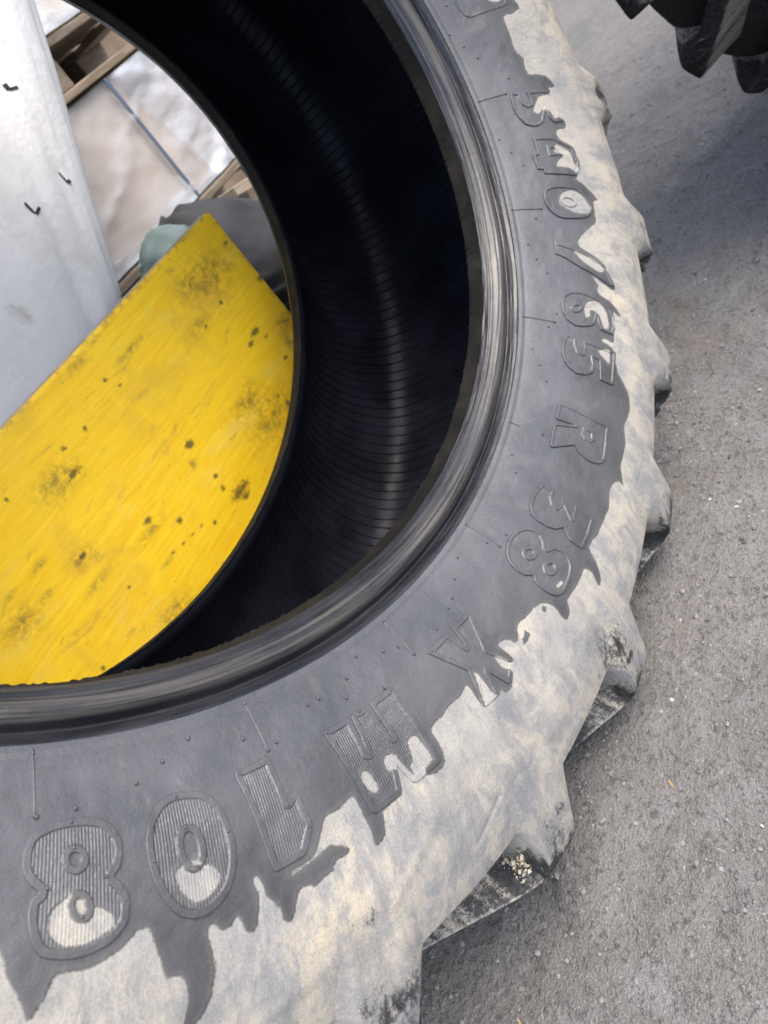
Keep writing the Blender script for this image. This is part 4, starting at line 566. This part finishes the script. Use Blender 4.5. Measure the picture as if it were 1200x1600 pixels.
pebbles('crumbled_stones', 420, (0, 1), (0, 1), .0008, .0036, GR, .7, 1.2, 4, 'crumbled stones gathered under the edge of the tyre', 'stones', 2.4,
        np.stack([tt, -.105 - .02 * tt + gg.normal(0, .03, 420)], 1))

# ------------------------------------------------------------------ yellow formwork board behind the tyre
def board_material():
    N = NT('yellow_board_paint'); ob = N.coord('Object', (1.0, 1, 14)); of = N.coord('Object')
    st = N.attr('stain'); kn = N.attr('knot')
    grain = N.noise(ob, 9, 6, .65, .25); fine = N.noise(N.coord('Object', (1.0, 1, 60)), 24, 5, .7, .1); blot = N.noise(of, 7, 5, .6, .5)
    col = N.mix(N.ramp(grain, .30, .70), (.93, .56, .010), (.98, .67, .026))
    col = N.mix(N.math('MULTIPLY', N.ramp(fine, .50, .70), .28), col, (.55, .29, .012))
    col = N.mix(N.math('MULTIPLY', N.ramp(blot, .50, .72), .40), col, (.62, .38, .05))
    worn = N.ramp(N.noise(N.coord('Object', (1, 1, 2.2)), 5.5, 5, .65, .6), .54, .72)
    col = N.mix(N.math('MULTIPLY', worn, .45), col, (.88, .66, .16))
    smear = N.ramp(N.noise(N.coord('Object', (1, 1, 3.2)), 13, 6, .72, .9), .55, .72)
    col = N.mix(N.math('MULTIPLY', smear, .45), col, (.28, .19, .07))
    s2 = N.math('MULTIPLY', st, N.ramp(N.noise(of, 60, 4, .7, .6), .34, .66))
    col = N.mix(N.math('MULTIPLY', s2, .75), col, (.16, .10, .035))
    k2 = N.ramp(N.math('ADD', kn, N.math('MULTIPLY', N.math('SUBTRACT', N.noise(of, 160, 4, .7), .5), 1.3)), .35, .95)
    col = N.mix(N.math('MULTIPLY', k2, .82), col, (.05, .038, .022))
    sp = N.ramp(N.voro(of, 46, 'F1'), .10, .06)
    col = N.mix(N.math('MULTIPLY', N.math('MULTIPLY', sp, N.ramp(N.noise(of, 12, 2), .54, .64)), .6), col, (.12, .07, .02))
    h = N.math('ADD', N.math('MULTIPLY', fine, 1.0), N.math('MULTIPLY', grain, .8))
    return N.set(col=col, rough=N.ramp(blot, .3, .7, .42, .6), normal=N.bump(h, .4, .0012), spec=.4)
def wood_material(name, a, b, sc=(14, 14, 1.2)):
    N = NT(name); v = N.coord('Object', sc); ob = N.coord('Object')
    g = N.noise(v, 6, 6, .65, .6); col = N.mix(N.ramp(g, .32, .68), a, b)
    col = N.mix(N.math('MULTIPLY', N.ramp(N.noise(ob, 5, 4, .6), .5, .72), .5), col, tuple(.45 * x for x in a))
    return N.set(col=col, rough=.8, normal=N.bump(N.math('ADD', g, N.noise(ob, 160, 3)), .4, .002), spec=.25)
EDGEWOOD = wood_material('board_edge_wood', (.36, .27, .15), (.50, .40, .24), (3, 3, 30))
board = empty('formwork_board', (0.0, .500, .15), math.radians(-6))
tag(board, 'stained yellow formwork board standing on edge behind the tyre', 'board')
bx0, bx1, bh, bt = -1.0, .487, .502, .027
U = np.concatenate([np.arange(bx0, -.25, .02), np.arange(-.25, bx1, .0035), [bx1]]); W = np.append(np.arange(0, bh, .0035), bh)
UU, WW = np.meshgrid(U, W, indexing='ij')
def board_uv(pts):                                                     # photograph marks measured in board metres
    return pts
BLOBS = [(0.3959, 0.3047, 0.019, 0.0082, 1), (0.3817, 0.3845, 0.0065, 0.0053, 1), (0.3254, 0.3774, 0.0063, 0.0041, 1), (0.3723, 0.2965, 0.0112, 0.0063, 1), (0.4624, 0.2698, 0.0226, 0.0166, 0), (0.4112, 0.2289, 0.0087, 0.0054, 1), (0.1445, 0.272, 0.0128, 0.01, 1), (0.1212, 0.4425, 0.0064, 0.0046, 1), (0.1329, 0.4205, 0.0059, 0.0042, 1), (0.0398, 0.4173, 0.0066, 0.0055, 1), (-0.0052, 0.4215, 0.0074, 0.0059, 1), (0.1372, 0.2005, 0.0072, 0.0062, 1), (0.1305, 0.1766, 0.0079, 0.0063, 1), (0.1507, 0.1471, 0.0342, 0.0143, 1), (0.1519, 0.1319, 0.0137, 0.0079, 1), (-0.0034, 0.2496, 0.0115, 0.0074, 1), (0.0323, 0.2049, 0.0079, 0.0084, 1), (0.0733, 0.1513, 0.0064, 0.0063, 1), (-0.1164, 0.2956, 0.0232, 0.0137, 0), (-0.1115, 0.2967, 0.0103, 0.0063, 1), (-0.2266, 0.1636, 0.0055, 0.0068, 1), (-0.0236, 0.3862, 0.0186, 0.0081, 1), (-0.0504, 0.3959, 0.0392, 0.0224, 0), (0.4028, 0.4285, 0.0625, 0.0347, 0), (0.3623, 0.4408, 0.0424, 0.0225, 0), (-0.2395, 0.304, 0.0277, 0.0226, 0), (-0.1929, 0.3015, 0.0168, 0.0056, 0), (0.341, 0.1949, 0.0061, 0.0047, 1), (-0.1261, 0.2517, 0.0288, 0.006, 0), (-0.1625, 0.3375, 0.0145, 0.005, 0), (-0.222, 0.342, 0.0137, 0.0044, 0), (-0.0304, 0.1801, 0.0175, 0.006, 0), (0.4082, 0.2833, 0.0069, 0.0045, 1), (0.4826, 0.3599, 0.011, 0.0062, 1), (0.4714, 0.4449, 0.0106, 0.0058, 1), (0.4414, 0.2397, 0.0112, 0.0203, 0), (0.3475, 0.1691, 0.0077, 0.0137, 1), (-0.1177, 0.4331, 0.0048, 0.0047, 1), (-0.2518, 0.2366, 0.0033, 0.0037, 1), (-0.1046, 0.2067, 0.0043, 0.0045, 1), (0.3005, 0.1841, 0.0605, 0.0336, 0), (0.2844, 0.2383, 0.0436, 0.0224, 0), (-0.014, 0.2343, 0.0289, 0.008, 0), (0.1226, 0.247, 0.0076, 0.0072, 0), (-0.0897, 0.111, 0.0407, 0.0248, 0), (0.1585, 0.4932, 0.0094, 0.003, 0), (0.1052, 0.4886, 0.034, 0.0078, 0), (0.1884, 0.4451, 0.0371, 0.0052, 0), (0.3129, 0.386, 0.0278, 0.0115, 0), (-0.0158, 0.1814, 0.0071, 0.0036, 1), (0.0077, 0.1757, 0.0072, 0.0036, 1), (0.0299, 0.1721, 0.0073, 0.0037, 1), (0.0526, 0.1684, 0.0062, 0.0037, 1)]
stain = np.zeros(UU.shape); knot = np.zeros(UU.shape)
for (u, w, ru, rw, kind) in BLOBS:
    g_ = np.exp(-(((UU - u) / ru) ** 2 + ((WW - w) / rw) ** 2))
    if kind: knot = np.maximum(knot, g_)
    else: stain = np.maximum(stain, g_)
d = np.abs((UU - .2225) * .60 - (WW - .2085) * .80) ; along = (UU - .2225) * .80 + (WW - .2085) * .60
edge_w = np.minimum(np.minimum(bh - WW, bx1 - UU), .05)
stain = np.maximum(stain, .8 * sm(.012, .0, edge_w) * (vnoise(UU * 90 + 50, WW * 90, 91) > .45))
yy = 0 * UU - sm(0, .004, np.minimum(bh - WW, bx1 - UU)) * .0015
mesh_np('painted_face', np.stack([UU, yy, WW], -1).reshape(-1, 3), grid_faces(len(U), len(W)), board_material(), board, dict(stain=stain.ravel(), knot=knot.ravel()))
Lump().box(((bx0 + bx1) / 2, bt / 2 + .0006, bh / 2), (bx1 - bx0 - .001, bt, bh - .001)).build('plywood_core', EDGEWOOD, board, .0015)
BEAMW = wood_material('grey_timber', (.20, .17, .13), (.32, .28, .22), (1.2, 14, 14))
beam = Lump().box((0, 0, .0665), (1.5, .14, .155)).build('timber_beam', BEAMW, None, .004); beam.location = (-.26, .555, .004); beam.rotation_euler = (0, 0, math.radians(-6))
tag(beam, 'rough timber beam on the ground carrying the yellow board', 'timber')

# ------------------------------------------------------------------ pallets
PW = [wood_material('pallet_wood_%d' % i, a, b, (1.2, 14, 14)) for i, (a, b) in enumerate((((.15, .115, .08), (.27, .215, .155)), ((.11, .09, .068), (.20, .165, .125)), ((.24, .195, .145), (.38, .325, .255))))]
def make_pallet():
    root = empty('wooden_pallet')
    def plank(n, c, d, m): return Lump().box(c, d).build(n, PW[m], root, .003)
    for i, y in enumerate((.05, .40, .75)): plank('bottom_board', (.6, y, .011), (1.2, .10 if i != 1 else .145, .022), i % 3)
    for x in (.0725, .6, 1.1275):
        for i, y in enumerate((.05, .40, .75)): plank('block', (x, y, .061), (.145, .099, .078), (i + 1) % 3)
    for i, x in enumerate((.0725, .6, 1.1275)): plank('stringer_board', (x, .40, .111), (.145, .8, .0215), i)
    for i, y in enumerate((.0725, .235, .40, .565, .7275)): plank('deck_board', (.6, y, .1325), (1.2, .145 if i in (0, 2, 4) else .10, .0215), (i * 2 + 1) % 3)
    return root
def copy_tree(o, parent=None):
    c = o.copy(); COL.objects.link(c); c.parent = parent
    for ch in o.children: copy_tree(ch, c)
    return c
pal = make_pallet()
def place(p, loc, rz, label):
    p.location = loc; p.rotation_euler = (0, 0, rz); tag(p, label, 'pallet', 'wooden pallets behind the tyre'); return p
place(pal, (.52, 1.29, .956), 0, 'weathered wooden pallet on top of the film-wrapped load, top left of the picture')
place(copy_tree(pal), (.545, 1.27, .408), 0, 'wooden pallet under the film-wrapped load')
place(copy_tree(pal), (.53, 1.28, .0), 0, 'bottom wooden pallet of the stack behind the white bag')
place(copy_tree(pal), (.455, .645, .0), 0, 'wooden pallet on the ground under the dark grey sacks').scale = (1, .78, 1)
for z_, lab in ((0, 'lowest of the three pallets stacked under the white bulk bag'), (.1475, 'middle of the three pallets stacked under the white bulk bag'), (.295, 'uppermost of the three pallets stacked right under the white bulk bag')):
    place(copy_tree(pal), (-.79, .645, z_), 0, lab).scale = (1, .78, 1)
# ------------------------------------------------------------------ loads
def card_material(name, a, b):
    N = NT(name); ob = N.coord('Object')
    col = N.mix(N.ramp(N.noise(ob, 4, 5, .6), .35, .65), a, b); return N.set(col=col, rough=.8, normal=N.bump(N.noise(ob, 40, 4), .2, .002))
def film_material():
    N = NT('stretch_film'); ob = N.coord('Object')
    lay = N.attr('layers')
    tr = N.n.new('ShaderNodeBsdfTransparent'); mx = N.n.new('ShaderNodeMixShader')
    f = N.math('ADD', .16, N.math('MULTIPLY', lay, .55))
    N.l.new(f, mx.inputs[0]); N.l.new(tr.outputs[0], mx.inputs[1]); N.l.new(N.b.outputs[0], mx.inputs[2]); N.l.new(mx.outputs[0], N.out.inputs[0])
    return N.set(col=(.60, .65, .72), rough=.25, spec=.6, normal=N.bump(N.noise(N.coord('Object', (1, 1, 1), (0, .7, 0)), 38, 5, .65, 1.2), .6, .006))
FILM = film_material()
def wrapped_load(name, x0, x1, y0, y1, z0, z1, mat, label, film=True):
    root = empty(name, ((x0 + x1) / 2, (y0 + y1) / 2, z0))
    hx, hy, hz = (x1 - x0) / 2, (y1 - y0) / 2, z1 - z0
    Lump().box((0, 0, hz / 2), (2 * hx, 2 * hy, hz - .002)).build('carton', mat, root, .012)
    tag(root, label, 'pallet load')
    if not film: return root
    # film skin, wrinkled
    n = 220; s = np.linspace(0, 1, n, endpoint=False); per = 2 * (2 * hx + 2 * hy); L = s * per
    px = np.empty(n); py = np.empty(n); nx_ = np.empty(n); ny_ = np.empty(n)
    for i, l in enumerate(L):
        if l < 2 * hx: px[i], py[i], nx_[i], ny_[i] = -hx + l, -hy, 0, -1
        elif l < 2 * hx + 2 * hy: px[i], py[i], nx_[i], ny_[i] = hx, -hy + l - 2 * hx, 1, 0
        elif l < 4 * hx + 2 * hy: px[i], py[i], nx_[i], ny_[i] = hx - (l - 2 * hx - 2 * hy), hy, 0, 1
        else: px[i], py[i], nx_[i], ny_[i] = -hx, hy - (l - 4 * hx - 2 * hy), -1, 0
    zz = np.linspace(0, 1, 44); LL, ZZ = np.meshgrid(L, zz, indexing='ij')
    fold = np.abs(np.sin((LL * .55 - ZZ * hz * .80) * 17 + 6 * fbm(LL * 3, ZZ * 2, 95, 3))) ** 5
    off = .008 + .010 * fold + .034 * (fbm(LL * 11, ZZ * hz * 16, 96, 4) - .4) ; off = np.maximum(off, .004)
    PX = px[:, None] + nx_[:, None] * off; PY = py[:, None] + ny_[:, None] * off
    V = np.stack([PX, PY, ZZ * (hz - .004) + .002], -1).reshape(-1, 3)
    lay = .22 * sm(.35, .9, fold) + .85 * sm(.15, .0, ZZ + .03 * np.sin(LL * 20)) + .50 * sm(0, .03, LL - (2 * hx - .26) - .10 * (1 - ZZ)) * sm(0, .02, 2 * hx + .3 - LL)
    mesh_np('stretch_film', V, grid_faces(n, 44, True), FILM, root, dict(layers=np.clip(lay, 0, 1).ravel()))
    return root
CARD = card_material('beige_carton', (.36, .31, .265), (.44, .385, .335)); CARD2 = card_material('pale_carton', (.58, .52, .44), (.66, .60, .52))
wl1 = wrapped_load('wrapped_load', .62, 1.575, 1.315, 2.03, .556, .950, CARD, 'beige load wrapped in clear film with a blue strap, behind the white bag')
sm_strap = NT('blue_strap'); STRAP = sm_strap.set(col=(.07, .10, .15), rough=.5)
Lump().box((1.295 - (.62 + 1.575) / 2, -.3575 - .022, .197), (.013, .002, .39)).build('strap', STRAP, wl1)
wrapped_load('wrapped_load', .60, 1.56, 1.31, 2.03, 1.104, 1.56, CARD2, 'pale load on the topmost pallet, cut off by the top of the picture')
wrapped_load('wrapped_load', .60, 1.60, 1.31, 2.03, .1475, .404, CARD, 'lowest wrapped load, between the two lower pallets')

BLOCKER = card_material('brown_blocker', (.13, .09, .06), (.20, .15, .10))
wrapped_load('sky_blocker', .5, 2.7, 2.15, 3.0, .0, 2.4, BLOCKER, 'added dark brown block behind the pallet stack, keeping bright sky out of its gaps', False)  # added block, dark brown so the pallet gaps show no bright sky

for i, (c_, d_, rz_, ry_, lab) in enumerate((((1.50, 1.17, .470), (.55, .09, .045), .10, .16, 'pale timber offcut leaning beside the wrapped load, above the grey sack'), ((1.46, 1.06, .440), (.48, .07, .04), -.12, .22, 'brown timber offcut lying under the pale one beside the grey sack'))):
    o_ = Lump().box((0, 0, 0), d_).build('timber_offcut', PW[2 - i], None, .003); o_.location = c_; o_.rotation_euler = (0, ry_, rz_); tag(o_, lab, 'timber')
sup = Lump().box((0, 0, .19), (.5, .34, .38)).build('wooden_crate', PW[1], None, .006); sup.location = (1.50, 1.10, .0); tag(sup, 'low wooden crate carrying the timber offcuts', 'crate')

# ------------------------------------------------------------------ white bulk bag
def bag_material():
    N = NT('woven_white_bag'); ob = N.coord('Object')
    w = N.math('MAXIMUM', N.wave(N.coord('Object', (1, 1, 1)), 150, .6, 1, 'X'), N.wave(ob, 150, .6, 1, 'Z'))
    pan = N.noise(N.coord('Object', (16, 16, .7)), 3, 4, .6)
    col = N.mix(N.ramp(N.noise(ob, 3.5, 5, .6, .4), .35, .70), (.72, .73, .74), (.64, .645, .645))
    col = N.mix(N.math('MULTIPLY', N.ramp(pan, .50, .70), .16), col, (.56, .57, .575))
    dirt = N.ramp(N.noise(ob, 5, 5, .65, .8), .60, .74)
    col = N.mix(N.math('MULTIPLY', dirt, .55), col, (.34, .30, .24))
    crease = N.ramp(N.math('ABSOLUTE', N.math('SUBTRACT', N.noise(N.coord('Object', (9, 9, .5), (0, .35, 0)), 2.6, 2), .5)), .012, .0)
    col = N.mix(N.math('MULTIPLY', crease, .12), col, (.45, .44, .40))
    h = N.math('ADD', N.math('MULTIPLY', w, .4), N.math('ADD', N.math('MULTIPLY', N.noise(ob, 14, 3), 4.0), N.math('MULTIPLY', N.voro(ob, 95), .7)))
    return N.set(col=col, rough=.62, normal=N.bump(h, .35, .004), spec=.35)
BAGM = bag_material()
bag = empty('bulk_bag', (-.1, .985, .4425)); tag(bag, 'large white woven bulk bag with small black corner marks, behind the yellow board', 'bulk bag')
def bag_pt(phi, z):
    """phi around, z world height"""
    k = np.clip((z - .148) / 1.25, 0, 1)
    cx = -.11 + .30 * (z - .3); q = np.clip((z - .441) / .19, 0, 1); rnd_ = np.sqrt(np.clip(1 - (1 - q) ** 2, 0, 1)); hw = (.365 + .60 * (z - .3)) * (.50 + .50 * rnd_); hw = np.where(z > 1.15, hw * np.sqrt(np.clip(1 - ((z - 1.15) / .27) ** 2, .0, 1)), hw)
    hy = .245 * (.55 + .45 * rnd_); hy = np.where(z > 1.15, hy * np.sqrt(np.clip(1 - ((z - 1.15) / .27) ** 2, .0, 1)), hy)
    c, s = np.cos(phi), np.sin(phi); e = .62
    x = cx + hw * np.sign(c) * np.abs(c) ** e; y = .965 + .22 * (z - .6) + hy * np.sign(s) * np.abs(s) ** e
    n = (fbm(phi * 2.2 + 20, z * 2.5, 101, 3) - .5) * .022 + (fbm(phi * 9 + 20, z * 2.2 + phi * 1.5, 104, 3) - .5) * .006
    return np.stack([x + n * c, y + n * s, z + 0 * x], -1)
ph = np.linspace(0, 2 * np.pi, 260, endpoint=False); zz = np.concatenate([np.linspace(.442, 1.15, 110), 1.15 + .2699 * np.sin(np.linspace(.02, np.pi / 2, 24))])
PH, ZZ = np.meshgrid(ph, zz, indexing='ij'); V = bag_pt(PH, ZZ).reshape(-1, 3)
nb = len(zz)
Fb = [list(map(int, f)) for f in grid_faces(260, nb, True)] + [[int(i * nb) for i in range(260)][::-1]]
bagm = mesh_np('bag_body', V - np.array(bag.location), Fb, BAGM, bag)
from mathutils.bvhtree import BVHTree
BV = BVHTree.FromPolygons([tuple(v) for v in V], Fb)
INK = NT('black_ink').set(col=(.02, .02, .022), rough=.6)
def mark(x, z, segs):
    L_ = Lump()
    for (dx, dz, w, h, ang) in segs:
        p, nrm, i, dd = BV.ray_cast(Vector((x + dx, .2, z + dz)), Vector((0, 1, 0)))
        if p is None: continue
        R3 = (Matrix.Rotation(math.atan2(nrm.x, -nrm.y), 3, 'Z') @ Matrix.Rotation(ang, 3, 'Y'))
        L_.box(np.array(p) + np.array(nrm) * .0012 - np.array(bag.location), (w, .001, h), np.array(R3))
    L_.build('printed_mark', INK, bag)
mark(.640, 1.004, ((0, .004, .012, .012, 0), (.011, -.004, .022, .005, .2)))
mark(.585, .832, ((-.003, 0, .004, .024, 0), (.003, -.011, .010, .008, 0)))
mark(.447, .83, ((0, 0, .005, .025, 0), (.010, -.011, .020, .006, -.25)))

# ------------------------------------------------------------------ grey sack and green bag
def cloth_material(name, a, b, rough=.75):
    N = NT(name); ob = N.coord('Object')
    col = N.mix(N.ramp(N.noise(ob, 7, 5, .6), .35, .68), a, b)
    w = N.math('ADD', N.wave(ob, 240, .5, 1, 'X'), N.wave(ob, 240, .5, 1, 'Z'))
    return N.set(col=col, rough=rough, normal=N.bump(N.math('ADD', N.math('MULTIPLY', w, .25), N.math('MULTIPLY', N.noise(ob, 22, 5, .6), 4.0)), .35, .005), spec=.35)
def pillow(name, c, ax, hl, hw, ht, mat, seed, seam=.012):
    """flat-filled sack: long axis ax, closed seam round the middle"""
    root = empty(name, c); ax = Vector(ax).normalized(); up = Vector((-.25, -.55, .8)); up = (up - ax * up.dot(ax)).normalized(); sd = ax.cross(up)
    Rm_ = np.array([ax, sd, up]).T
    n, m = 120, 60; u = np.linspace(0, 2 * np.pi, n, endpoint=False); v = np.linspace(-np.pi / 2, np.pi / 2, m)
    UU, VV = np.meshgrid(u, v, indexing='ij'); ex = .45
    cu = np.sign(np.cos(UU)) * np.abs(np.cos(UU)) ** ex; su = np.sign(np.sin(UU)) * np.abs(np.sin(UU)) ** ex
    cv = np.cos(VV) ** .7
    x = hl * cu * cv; y = hw * su * cv; z = ht * np.sign(np.sin(VV)) * np.abs(np.sin(VV)) ** 1.15
    rip = (fbm(x * 14 + 30 + seed, y * 14 + 30, 111 + seed, 3) - .5) * .030 + .012 * np.sin(12 * (UU + VV)) * np.exp(-(VV / .5) ** 2)
    z = z + rip * np.cos(VV) ** .3; P_ = np.stack([x, y, z], -1).reshape(-1, 3) @ Rm_.T
    mesh_np('sack_body', P_, grid_faces(n, m, True), mat, root)
    t = np.linspace(0, 2 * np.pi, 160, endpoint=False); V = []
    for (k, zz_) in ((.97, .002), (1.0 + seam / hl, .003), (1.0 + seam / hl, -.003), (.97, -.002)):
        cx = hl * k * np.sign(np.cos(t)) * np.abs(np.cos(t)) ** ex; cy = hw * k * np.sign(np.sin(t)) * np.abs(np.sin(t)) ** ex
        rp = (fbm(cx * 14 + 30 + seed, cy * 14 + 30, 111 + seed, 3) - .5) * .030 + .012 * np.sin(12 * t)
        V.append(np.stack([cx, cy, zz_ + rp], -1) @ Rm_.T)
    mesh_np('seam', np.array(V).transpose(1, 0, 2).reshape(-1, 3), np.vstack([grid_faces(160, 4, True)]), mat, root)
    return root
GREY = cloth_material('dark_grey_sack', (.024, .025, .027), (.042, .042, .045))
s1 = pillow('grey_sack', (.915, .83, .375), (.72, .05, -.60), .27, .20, .125, GREY, 1)
tag(s1, 'full dark grey sack with a seam, right of the yellow board', 'sack')
s2 = pillow('grey_sack', (.93, .90, .222), (1, .05, -.02), .30, .22, .085, GREY, 5)
tag(s2, 'dark grey sack lying flat on the pallet, below the other grey sack', 'sack')
GREEN = cloth_material('green_plastic', (.11, .155, .145), (.20, .26, .235), .4)
g1 = pillow('green_plastic_bag', (.64, .80, .588), (.8, .1, .35), .075, .06, .05, GREEN, 9, .004)
tag(g1, 'small crumpled grey-green plastic bag peeking over the yellow board', 'plastic bag')
s3 = pillow('grey_sack', (.60, .86, .40), (1, .1, .05), .17, .19, .15, GREY, 12)
tag(s3, 'dark sack under the green plastic bag, behind the yellow board', 'sack')

# ------------------------------------------------------------------ second tyre at the right
RUB2 = rubber_material(1.3); RUB3 = rubber_material(.42)
t2 = bpy.data.objects.new('tractor_tyre', None); COL.objects.link(t2)
def copy_part(ch, parent):
    if ch.name.startswith('raised') or ch.name.startswith('mud'): return
    c = ch.copy(); COL.objects.link(c); c.parent = parent
    if c.data.materials[0] == RUB: c.material_slots[0].link = 'OBJECT'; c.material_slots[0].material = RUB3 if ch.name.startswith('lug') else RUB2
    for g_ in ch.children: copy_part(g_, c)
for ch in list(tyre.children): copy_part(ch, t2)
tag(t2, 'second dark tractor tyre standing on the asphalt, cut off at the top right corner', 'tyre', 'used tractor tyres')
T2_ROT = -8.0
M2 = Matrix(((1, 0, 0), (0, 0, 1), (0, -1, 0))).transposed()          # tyre z (axle) -> world -Y
M2 = Matrix(((1, 0, 0), (0, 0, -1), (0, 1, 0)))
A2 = Matrix.Rotation(math.radians(-15.0), 3, 'Z') @ M2 @ Matrix.Rotation(math.radians(T2_ROT), 3, 'Z')
# rest it on the ground
low = min((A2 @ (v.co + Vector(BASE_T.tolist()))).z for c in t2.children if c.name.startswith('lug') for v in c.data.vertices)
t2.matrix_world = Matrix.Translation(Vector(((1.66, -.735)[0], (1.66, -.735)[1], -low - .004))) @ (A2.to_4x4()) @ Matrix.Translation(Vector(BASE_T.tolist()))
